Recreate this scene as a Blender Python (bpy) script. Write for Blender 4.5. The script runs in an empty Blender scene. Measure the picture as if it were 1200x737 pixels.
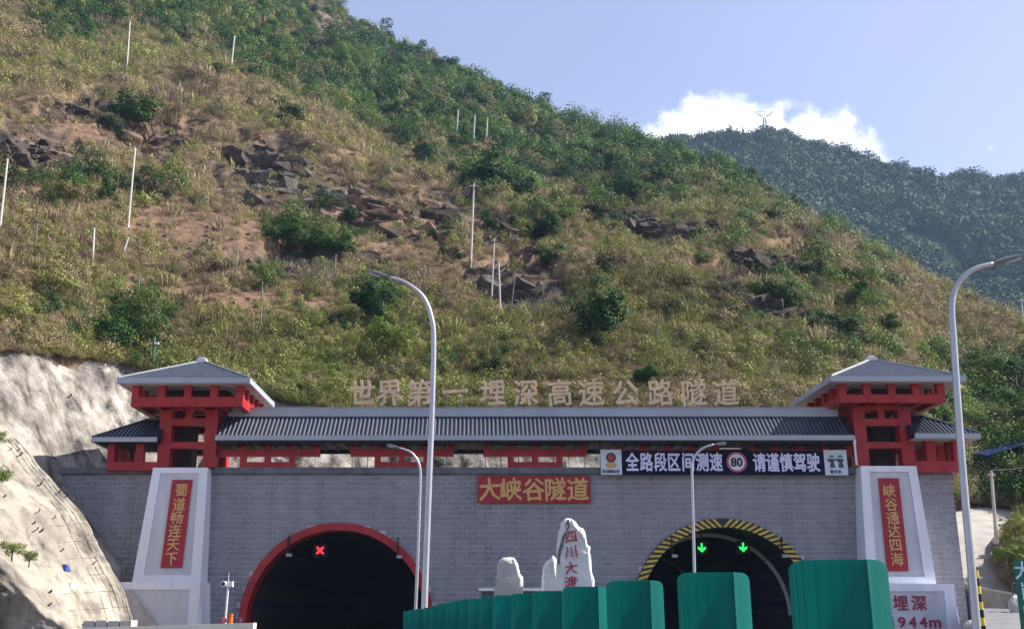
import bpy, bmesh, math, random
import numpy as np
from mathutils import Vector, Matrix

random.seed(7); rng = np.random.default_rng(7)
scene = bpy.context.scene
COL = scene.collection
R = math.radians

# ------------------------------------------------------------------ camera
F_PX, CX, CY = 1250.0, 560.0, 368.5        # focal length and principal point in pixels of the 1200 px wide photograph
PITCH = math.atan(349 / 1250)
CAM_Z = 1.5
cam_d = bpy.data.cameras.new('camera'); cam = bpy.data.objects.new('camera', cam_d); COL.objects.link(cam)
cam.location = (0, 0, CAM_Z); cam.rotation_euler = (math.pi / 2 + PITCH, 0, 0)
cam_d.sensor_width = 36; cam_d.sensor_fit = 'HORIZONTAL'; cam_d.lens = 36 * F_PX / 1200
cam_d.shift_x = 40 / 1200; cam_d.clip_start = 0.05; cam_d.clip_end = 6000
scene.camera = cam

# ------------------------------------------------------------------ sun, sky, exposure
SUN_EL, SUN_AZ = 43.0, 10.0                # azimuth: degrees from +x (right) towards +y (behind the portal)
SUN_DIR = Vector((math.cos(R(SUN_EL)) * math.cos(R(SUN_AZ)), math.cos(R(SUN_EL)) * math.sin(R(SUN_AZ)), math.sin(R(SUN_EL))))
sl = bpy.data.lights.new('sun', 'SUN'); sl.energy = 5.0; sl.angle = R(0.55); sl.color = (1.0, .93, .82)
so = bpy.data.objects.new('sun', sl); COL.objects.link(so)
so.rotation_euler = SUN_DIR.to_track_quat('Z', 'Y').to_euler(); so.location = (60, 20, 80)
scene.view_settings.view_transform = 'Standard'; scene.view_settings.look = 'None'
scene.view_settings.gamma = 1; scene.view_settings.use_curve_mapping = False
scene.view_settings.exposure = 1.2

# ------------------------------------------------------------------ pixel of the photograph -> point at depth Y
SP, CP = math.sin(PITCH), math.cos(PITCH)
def ray(px, py):
    u = (px - CX) / F_PX; v = (CY - py) / F_PX
    dy = CP - v * SP; dz = SP + v * CP
    return u / dy, dz / dy                 # x/y and (z - cam)/y
def at(px, py, Y):
    a, e = ray(px, py)
    return Vector((a * Y, Y, CAM_Z + e * Y))
def pix(x, y, z):
    x, y, z = np.asarray(x, float), np.asarray(y, float), np.asarray(z, float) - CAM_Z
    d = y * CP + z * SP
    return CX + F_PX * x / d, CY - F_PX * (z * CP - y * SP) / d

# ------------------------------------------------------------------ world
def build_world():
    w = bpy.data.worlds.new('World'); scene.world = w; w.use_nodes = True
    nt = w.node_tree; nt.nodes.clear(); N = nt.nodes.new; L = nt.links.new
    out = N('ShaderNodeOutputWorld'); bg = N('ShaderNodeBackground'); bg.inputs[1].default_value = 0.088
    sky = N('ShaderNodeTexSky'); sky.sky_type = 'NISHITA'; sky.sun_disc = False
    sky.sun_elevation = R(SUN_EL); sky.sun_rotation = R(90 - SUN_AZ)
    sky.air_density = 1.0; sky.dust_density = 2.2; sky.ozone_density = 1.4; sky.altitude = 900
    tc = N('ShaderNodeTexCoord')
    hs = N('ShaderNodeHueSaturation'); hs.inputs['Saturation'].default_value = .86; hs.inputs['Value'].default_value = 1.0
    L(sky.outputs[0], hs.inputs['Color'])
    tint = N('ShaderNodeMix'); tint.data_type = 'RGBA'; tint.blend_type = 'MULTIPLY'; tint.inputs[0].default_value = 1
    L(hs.outputs[0], tint.inputs[6]); tint.inputs[7].default_value = (1.06, .97, 1.06, 1)
    # clouds: puffs round directions, broken up by noise
    nz = N('ShaderNodeTexNoise'); nz.inputs['Scale'].default_value = 26; nz.inputs['Detail'].default_value = 7; nz.inputs['Roughness'].default_value = .58
    L(tc.outputs['Generated'], nz.inputs['Vector'])
    prev = None
    def puff(px, py, rad, peak=1.0):
        a, e = ray(px, py); d = Vector((a, 1, e)).normalized()
        dist = N('ShaderNodeVectorMath'); dist.operation = 'DISTANCE'; L(tc.outputs['Generated'], dist.inputs[0]); dist.inputs[1].default_value = d
        m = N('ShaderNodeMath'); m.operation = 'MULTIPLY_ADD'; L(dist.outputs['Value'], m.inputs[0]); m.inputs[1].default_value = -1.0 / (rad / F_PX); m.inputs[2].default_value = peak
        return m
    for (px, py, rad, *pk) in ((797, 176, 62), (828, 162, 62), (862, 164, 60), (900, 178, 60), (938, 184, 66), (975, 194, 66), (1004, 209, 48), (1024, 224, 36), (1161, 173, 30, .16), (772, 196, 46)):
        p = puff(px, py, rad, *pk)
        if prev is None: prev = p
        else:
            mx = N('ShaderNodeMath'); mx.operation = 'MAXIMUM'; L(prev.outputs[0], mx.inputs[0]); L(p.outputs[0], mx.inputs[1]); prev = mx
    ad = N('ShaderNodeMath'); ad.operation = 'MULTIPLY_ADD'; L(nz.outputs[0], ad.inputs[0]); ad.inputs[1].default_value = 1.5; ad.inputs[2].default_value = -.76
    sm = N('ShaderNodeMath'); sm.operation = 'ADD'; L(ad.outputs[0], sm.inputs[0]); L(prev.outputs[0], sm.inputs[1])
    mr = N('ShaderNodeMapRange'); mr.interpolation_type = 'SMOOTHSTEP'; mr.inputs[1].default_value = .12; mr.inputs[2].default_value = .60; L(sm.outputs[0], mr.inputs[0])
    # thin veil of cirrus-like haze everywhere
    nz2 = N('ShaderNodeTexNoise'); nz2.inputs['Scale'].default_value = 2.2; nz2.inputs['Detail'].default_value = 4
    L(tc.outputs['Generated'], nz2.inputs['Vector'])
    mr2 = N('ShaderNodeMapRange'); mr2.inputs[1].default_value = .35; mr2.inputs[2].default_value = .75; mr2.inputs[3].default_value = .12; mr2.inputs[4].default_value = .24; L(nz2.outputs[0], mr2.inputs[0])
    veil = N('ShaderNodeMix'); veil.data_type = 'RGBA'; L(mr2.outputs[0], veil.inputs[0]); L(tint.outputs[2], veil.inputs[6]); veil.inputs[7].default_value = (4.0, 4.5, 6.0, 1)
    cl = N('ShaderNodeMix'); cl.data_type = 'RGBA'; L(mr.outputs[0], cl.inputs[0]); L(veil.outputs[2], cl.inputs[6]); cl.inputs[7].default_value = (10.5, 10.5, 10.5, 1)
    L(cl.outputs[2], bg.inputs[0]); L(bg.outputs[0], out.inputs[0])
build_world()

# ------------------------------------------------------------------ materials
MATS = {}
def new_mat(name):
    m = bpy.data.materials.new(name); m.use_nodes = True
    return m, m.node_tree, m.node_tree.nodes['Principled BSDF']
def mat(name, col, rough=.7, var=.12, scale=3.0, metal=0, spec=.4, bump=0.0, bscale=None, col2=None, emit=0, detail=6, space='Position', stretch=None):
    if name in MATS: return MATS[name]
    m, nt, b = new_mat(name); N = nt.nodes.new; L = nt.links.new
    b.inputs['Roughness'].default_value = rough; b.inputs['Metallic'].default_value = metal; b.inputs['Specular IOR Level'].default_value = spec
    geo = N('ShaderNodeNewGeometry'); nz = N('ShaderNodeTexNoise'); nz.inputs['Scale'].default_value = scale; nz.inputs['Detail'].default_value = detail; nz.inputs['Roughness'].default_value = .6
    src = geo.outputs['Position']
    if stretch:
        mp = N('ShaderNodeMapping'); mp.inputs['Scale'].default_value = stretch; L(src, mp.inputs[0]); src = mp.outputs[0]
    L(src, nz.inputs['Vector'])
    c2 = col2 or tuple(max(0, c * (1 - 2 * var)) for c in col)
    c1 = col if col2 else tuple(min(1, c * (1 + var)) for c in col)
    mr = N('ShaderNodeMapRange'); mr.inputs[1].default_value = .32; mr.inputs[2].default_value = .68; L(nz.outputs[0], mr.inputs[0])
    mx = N('ShaderNodeMix'); mx.data_type = 'RGBA'; L(mr.outputs[0], mx.inputs[0]); mx.inputs[6].default_value = (*c2, 1); mx.inputs[7].default_value = (*c1, 1)
    L(mx.outputs[2], b.inputs['Base Color'])
    if bump:
        nb = N('ShaderNodeTexNoise'); nb.inputs['Scale'].default_value = bscale or scale * 4; nb.inputs['Detail'].default_value = 8; L(src, nb.inputs['Vector'])
        bp = N('ShaderNodeBump'); bp.inputs['Strength'].default_value = min(1, bump); bp.inputs['Distance'].default_value = .1 * max(1, bump); L(nb.outputs[0], bp.inputs['Height']); L(bp.outputs[0], b.inputs['Normal'])
    if emit:
        b.inputs['Emission Color'].default_value = (*col, 1); b.inputs['Emission Strength'].default_value = emit
    MATS[name] = m
    return m

def brick_mat():
    m, nt, b = new_mat('grey_block'); N = nt.nodes.new; L = nt.links.new
    b.inputs['Roughness'].default_value = .8
    geo = N('ShaderNodeNewGeometry'); sp = N('ShaderNodeSeparateXYZ'); L(geo.outputs['Position'], sp.inputs[0])
    def M(op, a, b_=0.0, c=0.0):
        n = N('ShaderNodeMath'); n.operation = op
        for i, q in enumerate((a, b_, c)):
            if isinstance(q, (int, float)): n.inputs[i].default_value = q
            else: L(q, n.inputs[i])
        return n.outputs[0]
    row = M('FLOOR', M('DIVIDE', sp.outputs[2], BRH)); off = M('MULTIPLY', M('MODULO', row, 2.0), .5)
    colm = M('FLOOR', M('ADD', M('DIVIDE', sp.outputs[0], BRW), off))
    cb = N('ShaderNodeCombineXYZ'); L(colm, cb.inputs[0]); L(row, cb.inputs[1])
    wn = N('ShaderNodeTexWhiteNoise'); L(cb.outputs[0], wn.inputs['Vector'])
    nz = N('ShaderNodeTexNoise'); nz.inputs['Scale'].default_value = .35; nz.inputs['Detail'].default_value = 6; L(geo.outputs['Position'], nz.inputs['Vector'])
    nz2 = N('ShaderNodeTexNoise'); nz2.inputs['Scale'].default_value = 9; nz2.inputs['Detail'].default_value = 5; L(geo.outputs['Position'], nz2.inputs['Vector'])
    f = M('ADD', M('MULTIPLY', wn.outputs[0], .24), M('ADD', M('MULTIPLY', nz.outputs[0], .30), M('MULTIPLY', nz2.outputs[0], .14)))
    mx = N('ShaderNodeMix'); mx.data_type = 'RGBA'; L(f, mx.inputs[0]); mx.inputs[6].default_value = (.17, .17, .195, 1); mx.inputs[7].default_value = (.40, .395, .43, 1)
    mp = N('ShaderNodeMapping'); mp.inputs['Scale'].default_value = (1, 1, .10); L(geo.outputs['Position'], mp.inputs[0]); n4 = N('ShaderNodeTexNoise'); n4.inputs['Scale'].default_value = 1.3; n4.inputs['Detail'].default_value = 6; L(mp.outputs[0], n4.inputs['Vector'])
    r4 = N('ShaderNodeValToRGB'); L(n4.outputs[0], r4.inputs[0]); r4.color_ramp.elements[0].position = .36; r4.color_ramp.elements[0].color = (.83, .82, .81, 1); r4.color_ramp.elements[1].position = .52; r4.color_ramp.elements[1].color = (1, 1, 1, 1)
    m4 = N('ShaderNodeMix'); m4.data_type = 'RGBA'; m4.blend_type = 'MULTIPLY'; m4.inputs[0].default_value = 1; L(mx.outputs[2], m4.inputs[6]); L(r4.outputs[0], m4.inputs[7])
    L(m4.outputs[2], b.inputs['Base Color'])
    return m
BRW, BRH = .625, .30

# ------------------------------------------------------------------ mesh builder
ORG = {}
class MB:
    def __init__(s): s.v = []; s.f = []; s.m = []
    def quad(s, a, b, c, d, mi=0):
        i = len(s.v); s.v += [tuple(a), tuple(b), tuple(c), tuple(d)]; s.f.append((i, i + 1, i + 2, i + 3)); s.m.append(mi)
    def tri(s, a, b, c, mi=0):
        i = len(s.v); s.v += [tuple(a), tuple(b), tuple(c)]; s.f.append((i, i + 1, i + 2)); s.m.append(mi)
    def hexa(s, p, mi=0):                  # 8 points: bottom ring 0-3 (ccw from above), top ring 4-7
        i = len(s.v); s.v += [tuple(q) for q in p]
        for q in ((3, 2, 1, 0), (4, 5, 6, 7), (0, 1, 5, 4), (1, 2, 6, 5), (2, 3, 7, 6), (3, 0, 4, 7)): s.f.append(tuple(i + k for k in q)); s.m.append(mi)
    def box(s, x0, x1, y0, y1, z0, z1, mi=0):
        s.hexa([(x0, y0, z0), (x1, y0, z0), (x1, y1, z0), (x0, y1, z0), (x0, y0, z1), (x1, y0, z1), (x1, y1, z1), (x0, y1, z1)], mi)
    def tube(s, pts, rad, n=8, mi=0, caps=True):
        pts = [Vector(p) for p in pts]; rad = rad if hasattr(rad, '__len__') else [rad] * len(pts)
        base = len(s.v); ref = None
        for k, p in enumerate(pts):
            t = (pts[min(k + 1, len(pts) - 1)] - pts[max(k - 1, 0)]).normalized()
            if ref is None: ref = Vector((0, 1, 0)) if abs(t.y) < .9 else Vector((1, 0, 0))
            u = t.cross(ref).normalized(); w = u.cross(t).normalized(); ref = w
            for j in range(n):
                an = 2 * math.pi * j / n; s.v.append(tuple(p + (u * math.cos(an) + w * math.sin(an)) * rad[k]))
        for k in range(len(pts) - 1):
            for j in range(n):
                a = base + k * n + j; b = base + k * n + (j + 1) % n; s.f.append((a, b, b + n, a + n)); s.m.append(mi)
        if caps:
            s.f.append(tuple(base + j for j in range(n))[::-1]); s.m.append(mi)
            s.f.append(tuple(base + (len(pts) - 1) * n + j for j in range(n))); s.m.append(mi)
    def prism(s, poly, y0, y1, mi=0, bevel=0):   # poly: (x, z) outline, extruded in y
        n = len(poly); i = len(s.v)
        s.v += [(x, y0, z) for x, z in poly] + [(x, y1, z) for x, z in poly]
        s.f.append(tuple(range(i, i + n))); s.f.append(tuple(range(i + 2 * n - 1, i + n - 1, -1))); s.m += [mi, mi]
        for k in range(n):
            q = (k + 1) % n; s.f.append((i + q, i + k, i + n + k, i + n + q)); s.m.append(mi)
    def mesh(s, name, org=(0, 0, 0), mats=(), smooth=False):
        me = bpy.data.meshes.new(name); ox, oy, oz = org
        me.from_pydata([(x - ox, y - oy, z - oz) for x, y, z in s.v], [], s.f)
        for q in mats: me.materials.append(q)
        if len(mats) > 1: me.polygons.foreach_set('material_index', s.m)
        if smooth: me.polygons.foreach_set('use_smooth', [True] * len(me.polygons))
        me.update(); return me
def tag(o, label=None, cat=None, group=None, kind=None):
    if label: o['label'] = label
    if cat: o['category'] = cat
    if group: o['group'] = group
    if kind: o['kind'] = kind
    return o
def thing(name, loc, label, cat, group=None):
    o = bpy.data.objects.new(name, None); COL.objects.link(o); o.location = loc; o.empty_display_size = .3
    ORG[o] = tuple(loc); return tag(o, label, cat, group)
def link(name, me, parent=None, org=(0, 0, 0)):
    o = bpy.data.objects.new(name, me); COL.objects.link(o)
    if parent is not None: o.parent = parent; ORG[o] = ORG[parent]
    else: o.location = org; ORG[o] = tuple(org)
    return o
def part(name, mb, m, parent=None, smooth=False, org=None):
    if not isinstance(m, (list, tuple)): m = [m]
    if parent is not None: org = ORG[parent]
    elif org is None:
        a = np.array(mb.v); org = (float(a[:, 0].mean()), float(a[:, 1].mean()), float(a[:, 2].min()))
    return link(name, mb.mesh(name, org, m, smooth), parent, org)
def copy_tree(src, loc=None, rotz=None, scale=None):
    c = src.copy(); COL.objects.link(c)
    for ch in src.children:
        d = ch.copy(); COL.objects.link(d); d.parent = c
        for g in ch.children:
            q = g.copy(); COL.objects.link(q); q.parent = d
    if loc is not None: c.location = loc; ORG[c] = tuple(loc)
    if rotz is not None: c.rotation_euler.z = rotz
    if scale is not None: c.scale = scale if hasattr(scale, '__len__') else (scale,) * 3
    return c

# ------------------------------------------------------------------ lettering
GL = {}
def glyph(ch, w, h, depth, bold, serif=0.0):
    """flat lettering in the xz plane, centred, facing -y; w, h in metres"""
    key = (ch, round(w, 3), round(h, 3), depth, bold, serif)
    if key in GL: return GL[key]
    cu = bpy.data.curves.new('lettering', 'FONT'); cu.body = ch; cu.size = 1; cu.extrude = .02; cu.resolution_u = 2
    ob = bpy.data.objects.new('lettering', cu); COL.objects.link(ob)
    dg = bpy.context.evaluated_depsgraph_get(); me0 = bpy.data.meshes.new_from_object(ob.evaluated_get(dg))
    bpy.data.objects.remove(ob); bpy.data.curves.remove(cu)
    V0 = np.array([v.co[:] for v in me0.vertices]); F0 = [tuple(q.vertices) for q in me0.polygons]; VV = []; FF = []
    offs = [(0, 0)] if bold <= 0 else [(bold, 0), (-bold, 0), (0, bold), (0, -bold), (bold * .6, bold * .6), (-bold * .6, bold * .6), (bold * .6, -bold * .6), (-bold * .6, -bold * .6)]
    for k, (ox, oy) in enumerate(offs):      # heavier strokes: the outline swept a little to every side
        q = V0.copy(); q[:, 0] += ox; q[:, 1] += oy; q[:, 2] *= 1 + .03 * k; b0 = len(VV) and sum(len(z) for z in VV); VV.append(q); FF += [tuple(i + b0 for i in f) for f in F0]
    me = bpy.data.meshes.new('lettering'); me.from_pydata(np.concatenate(VV).tolist(), [], FF); bpy.data.meshes.remove(me0)
    n = len(me.vertices); co = np.empty(n * 3); me.vertices.foreach_get('co', co); co = co.reshape(-1, 3)
    x = co[:, 0]; y = co[:, 1]
    lo = (x.min(), y.min()); hi = (x.max(), y.max())
    full = .88
    sx = w / (full if len(ch) == 1 and ord(ch[0]) > 255 else (hi[0] - lo[0])); sy = h / (full if len(ch) == 1 and ord(ch[0]) > 255 else (hi[1] - lo[1]))
    if len(ch) == 1 and ord(ch[0]) > 255: cx = (lo[0] + hi[0]) / 2; cy = .38 if ch != '一' else (lo[1] + hi[1]) / 2
    else: cx = (lo[0] + hi[0]) / 2; cy = (lo[1] + hi[1]) / 2
    X = (x - cx) * sx; Z = (y - cy) * sy
    if serif:                               # brushed slant: strokes rise to the right and swell
        Z = Z + X * .06 * serif; X = X + .03 * serif * np.sin(Z / h * 9) * w
    Y = -co[:, 2] / .02 * depth / 2
    me.vertices.foreach_set('co', np.stack([X, Y, Z], 1).ravel()); me.update(); me.name = 'lettering'
    GL[key] = me
    return me
def put_glyph(ch, p, w, h, depth, bold, m, parent, serif=0.0, name='character', tilt=0.0):
    me = glyph(ch, w, h, depth, bold, serif)
    if not me.materials: me.materials.append(m)
    elif me.materials[0] != m: me = me.copy(); me.materials.clear(); me.materials.append(m)
    o = bpy.data.objects.new(name, me); COL.objects.link(o)
    if parent is not None:
        o.parent = parent; g = ORG[parent]; o.location = (p[0] - g[0], p[1] - g[1], p[2] - g[2]); ORG[o] = tuple(p)
    else: o.location = p; ORG[o] = tuple(p)
    if tilt: o.rotation_euler.x = tilt
    return o

# ------------------------------------------------------------------ noise
def _hash(ix, iy, seed):
    h = (ix.astype(np.int64) * 374761393 + iy.astype(np.int64) * 668265263 + seed * 1442695041) & 0x7fffffff
    h = ((h ^ (h >> 13)) * 1274126177) & 0x7fffffff
    return ((h ^ (h >> 16)) & 0xffff) / 65535.0
def vnoise(x, y, seed=0):
    ix = np.floor(x); iy = np.floor(y); fx = x - ix; fy = y - iy
    fx = fx * fx * fx * (fx * (fx * 6 - 15) + 10); fy = fy * fy * fy * (fy * (fy * 6 - 15) + 10)
    a = _hash(ix, iy, seed); b = _hash(ix + 1, iy, seed); c = _hash(ix, iy + 1, seed); d = _hash(ix + 1, iy + 1, seed)
    return (a * (1 - fx) + b * fx) * (1 - fy) + (c * (1 - fx) + d * fx) * fy
def fbm(x, y, seed=0, octv=4, gain=.5):
    x = np.asarray(x, float); y = np.asarray(y, float)
    s = 0; amp = 1; tot = 0
    for k in range(octv):
        s = s + amp * (vnoise(x, y, seed + k * 17) * 2 - 1); tot += amp; amp *= gain; x, y = x * 2.03 + 3.1, y * 2.03 + 7.7
    return s / tot
def ridged(x, y, seed=0, octv=4):
    s = 0; amp = 1; tot = 0
    for k in range(octv):
        s = s + amp * (1 - np.abs(vnoise(x, y, seed + k * 31) * 2 - 1)); tot += amp; amp *= .5; x, y = x * 2.1 + 1.7, y * 2.1 + 4.2
    return s / tot

# ------------------------------------------------------------------ hillside terrain
def ctrl(lst):
    rows = []
    for px, py, Y in lst:
        a, e = ray(px, py); rows.append((a, Y, CAM_Z + e * Y))
    rows.sort(); return np.array(rows).T
BASE = ctrl([(-900, 420, 40), (-400, 400, 50), (-150, 392, 62), (0, 395, 67.6), (60, 406, 71.4), (110, 414, 74.6), (150, 422, 77), (190, 433, 77.3), (240, 445, 77.4), (300, 458, 77.8),
             (400, 474, 77), (600, 476, 77), (800, 478, 77), (960, 480, 77), (1040, 500, 78), (1080, 545, 80), (1120, 578, 84), (1150, 588, 86), (1200, 588, 84), (1260, 580, 78), (1500, 560, 72), (2100, 560, 70)])
CREST = ctrl([(-900, -260, 430), (-300, -250, 430), (0, -170, 430), (200, -95, 430), (330, -28, 425), (395, 12, 420), (440, 55, 410), (480, 77, 400), (520, 90, 395), (560, 104, 380), (600, 124, 370),
              (640, 142, 360), (680, 150, 350), (740, 168, 330), (800, 186, 300), (850, 204, 280), (900, 230, 255), (950, 266, 235), (1000, 292, 215), (1040, 314, 200), (1080, 336, 190),
              (1130, 356, 170), (1200, 382, 152), (1300, 424, 135), (1500, 474, 120), (2100, 520, 110)])
ROCKS = [(30, 178, 62, 34, 1), (100, 128, 55, 16, .8), (185, 165, 60, 24, .8), (305, 190, 55, 30, 1.1), (350, 222, 90, 30, 1), (440, 255, 75, 36, 1), (520, 262, 60, 36, .9), (600, 285, 45, 28, 1),
         (615, 345, 60, 20, 1), (700, 244, 36, 15, 1.1), (748, 260, 42, 17, 1.1), (798, 277, 40, 14, 1.1), (830, 332, 28, 15, 1.1), (865, 352, 36, 17, 1.1), (905, 372, 34, 14, 1.1), (900, 312, 70, 14, 1), (940, 378, 60, 18, .8), (700, 310, 40, 12, .8), (340, 312, 66, 20, .9), (390, 30, 40, 30, .7), (920, 420, 30, 12, .5)]
SOILS = [(245, 282, 95, 32, 1.1), (460, 312, 90, 24, 1.1), (180, 158, 60, 20, .9), (720, 292, 60, 18, .6), (560, 325, 90, 24, 1), (320, 362, 80, 12, .9), (840, 318, 55, 14, .8), (450, 240, 60, 30, .8), (90, 165, 60, 20, .8), (560, 400, 120, 8, .7), (200, 350, 70, 12, .7), (370, 20, 40, 30, .8), (945, 345, 60, 8, .5)]
GREENS = [(95, 20, 60, 22, .8), (230, 20, 75, 26, .9), (330, 45, 90, 40, 1), (310, 75, 60, 20, .8), (420, 75, 100, 45, 1.1), (500, 115, 90, 42, 1.1), (600, 145, 75, 32, 1), (700, 172, 70, 30, 1), (765, 205, 70, 30, .9), (865, 215, 60, 22, .9),
          (60, 225, 90, 26, .6), (160, 235, 60, 20, .5), (370, 275, 60, 28, 1.1), (420, 252, 22, 22, .8), (585, 208, 52, 34, 1.1), (565, 262, 40, 22, .6), (640, 268, 22, 28, .9), (440, 370, 45, 40, .7), (697, 372, 34, 30, .6), (160, 385, 55, 45, .6), (90, 370, 60, 26, .4),
          (730, 235, 60, 22, .7), (905, 255, 45, 18, .8), (1060, 300, 50, 24, .9), (860, 300, 50, 16, .5), (950, 360, 90, 40, .7), (1010, 345, 50, 26, .7), (990, 420, 70, 22, .5), (1150, 480, 110, 60, 1.4), (1180, 540, 60, 60, 1.2), (1000, 280, 50, 22, .6), (330, 385, 60, 30, .3), (560, 430, 60, 20, .4), (540, 180, 60, 14, .6), (640, 190, 50, 18, .5)]
OLIVES = [(430, 430, 400, 60, .9), (700, 240, 160, 40, .6), (800, 400, 150, 60, .8), (60, 330, 140, 50, .5), (680, 300, 100, 30, .5), (100, 60, 140, 40, .5)]
def paint(px, py, blobs, seed=3, rough=.75):
    px = np.asarray(px, float); py = np.asarray(py, float)
    wx = px + 26 * fbm(px / 38, py / 24, seed, 4); wy = py + 16 * fbm(px / 34, py / 22, seed + 50, 4)
    o = np.zeros_like(px)
    for cx, cy, rx, ry, w in blobs:
        d = ((wx - cx) / rx) ** 2 + ((wy - cy) / ry) ** 2
        o = np.maximum(o, w * np.clip(1.5 - d, 0, 1))
    return np.clip(o * (1 + rough * fbm(px / 12, py / 9, seed + 9, 3)), 0, 1.3)
def terrain_z(x, y, want=False):
    x = np.asarray(x, float); y = np.asarray(y, float); a = x / y
    y0 = np.interp(a, BASE[0], BASE[1]); z0 = np.interp(a, BASE[0], BASE[2]); yc = np.interp(a, CREST[0], CREST[1]); zc = np.interp(a, CREST[0], CREST[2])
    s = (y - y0) / (yc - y0); sc = np.clip(s, -.1, 1)
    z = z0 + (zc - z0) * (sc + .10 * np.sin(np.pi * np.clip(sc, 0, 1)) * (a * 1.2)) - np.maximum(y - yc, 0) * .45
    amp = np.clip(s * 6, 0.12, 1) * np.clip((1.12 - s) * 5, .25, 1)
    px, py = pix(x, y, z)
    z = z + amp * (6.0 * fbm(x / 55, y / 50, 11, 3) + 1.6 * fbm(x / 14, y / 11, 21, 4) + .45 * fbm(x / 3.2, y / 2.6, 31, 3))
    z = z + amp * 2.2 * (ridged((x + y * .35) / 26, (y - x * .2) / 70, 41, 3) - .6)
    rk = paint(px, py, ROCKS)
    m = np.clip(paint(px, py, ROCKS, 3, .12) * 1.3 - .1, 0, 1)
    # stepped ledges where the rock comes out: strata dipping to the right, steep risers, falling treads
    def steps(per, wob, sharp, sd):
        q = (z + .10 * x + wob * fbm(x / (per * 5), y / (per * 6), sd, 3)) / per; f = q - np.floor(q)
        return per * (np.where(f < 1 - sharp, f * .12 / (1 - sharp), .12 + (f - 1 + sharp) / sharp * .88) - f)
    z1 = z + m * (steps(8.5, 5.0, .30, 61) * 1.0)
    z = z1 + m * (steps(2.1, 1.6, .4, 71) * .6 + .9 * (ridged(x / 4.4, y / 3.6, 81, 3) - .5) + .6 * fbm(x / 2.2, y / 2.2, 85, 3))
    if want: return z, rk, px, py
    return z
YS = None
def hit(px, py, zoff=0.0):
    """first place on the hillside seen through a pixel"""
    a, e = ray(px, py); ys = np.linspace(70, 445, 3000); zt = terrain_z(a * ys, ys) + zoff; zr = CAM_Z + e * ys
    b = np.interp(a, BASE[0], BASE[1]); ok = (ys > b) & (zt > zr)
    k = int(np.argmax(ok)) if ok.any() else int(np.argmax(np.where(ys > b, (zt - CAM_Z) / ys, -9)))
    return Vector((a * ys[k], ys[k], float(terrain_z(a * ys[k], ys[k]))))

def grid_mesh(name, P, mats, smooth=True, attr=None, org=(0, 0, 0)):
    n, m = P.shape[:2]; me = bpy.data.meshes.new(name)
    me.vertices.add(n * m); me.vertices.foreach_set('co', (P - np.array(org)).reshape(-1).astype(np.float32))
    i = np.arange(n * m).reshape(n, m); q = np.stack([i[:-1, :-1], i[1:, :-1], i[1:, 1:], i[:-1, 1:]], -1).reshape(-1)
    k = (n - 1) * (m - 1); me.loops.add(k * 4); me.loops.foreach_set('vertex_index', q.astype(np.int32))
    me.polygons.add(k); me.polygons.foreach_set('loop_start', np.arange(0, k * 4, 4, dtype=np.int32)); me.polygons.foreach_set('use_smooth', np.full(k, smooth))
    for an, arr in (attr or {}).items():
        at_ = me.attributes.new(an, 'FLOAT', 'POINT'); at_.data.foreach_set('value', arr.reshape(-1).astype(np.float32))
    for q_ in mats: me.materials.append(q_)
    me.update(calc_edges=True); return me

def ground_mat(name='hill_ground'):
    m, nt, b = new_mat(name); N = nt.nodes.new; L = nt.links.new
    b.inputs['Roughness'].default_value = .95; b.inputs['Specular IOR Level'].default_value = .1
    geo = N('ShaderNodeNewGeometry')
    def noise(sc, det=6, st=None, rough=.6):
        n = N('ShaderNodeTexNoise'); n.inputs['Scale'].default_value = sc; n.inputs['Detail'].default_value = det; n.inputs['Roughness'].default_value = rough
        if st: mp = N('ShaderNodeMapping'); mp.inputs['Scale'].default_value = st; L(geo.outputs['Position'], mp.inputs[0]); L(mp.outputs[0], n.inputs['Vector'])
        else: L(geo.outputs['Position'], n.inputs['Vector'])
        return n.outputs[0]
    def ramp(src, stops):
        r = N('ShaderNodeValToRGB'); L(src, r.inputs[0]); el = r.color_ramp.elements
        while len(el) < len(stops): el.new(.5)
        for k, (p, c) in enumerate(stops): el[k].position = p; el[k].color = (*c, 1)
        return r.outputs[0]
    def mix(f, a, b_):
        x = N('ShaderNodeMix'); x.data_type = 'RGBA'; L(f, x.inputs[0]); L(a, x.inputs[6]); L(b_, x.inputs[7]); return x.outputs[2]
    def attr(n):
        x = N('ShaderNodeAttribute'); x.attribute_name = n; return x.outputs['Fac']
    grass = ramp(noise(.25, 9, None, .68), [(.30, (.075, .055, .035)), (.45, (.17, .115, .07)), (.56, (.23, .17, .10)), (.72, (.14, .13, .055))])
    soil = ramp(noise(.5, 10, (1, 1, 3), .7), [(.32, (.07, .042, .03)), (.5, (.19, .12, .08)), (.68, (.29, .205, .145))])
    rock = ramp(noise(.55, 11, (.6, .6, 1.6), .75), [(.32, (.012, .011, .012)), (.45, (.07, .052, .043)), (.57, (.17, .125, .095)), (.70, (.29, .25, .21))])
    c = mix(attr('soil'), grass, soil)
    rm = N('ShaderNodeMapRange'); rm.inputs[1].default_value = .15; rm.inputs[2].default_value = .55; L(attr('rock'), rm.inputs[0])
    c = mix(rm.outputs[0], c, rock); L(c, b.inputs['Base Color'])
    bp = N('ShaderNodeBump'); bp.inputs['Strength'].default_value = 1; bp.inputs['Distance'].default_value = .5; L(noise(1.4, 9, None, .7), bp.inputs['Height']); L(bp.outputs[0], b.inputs['Normal'])
    return m
GROUND = ground_mat()

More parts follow.
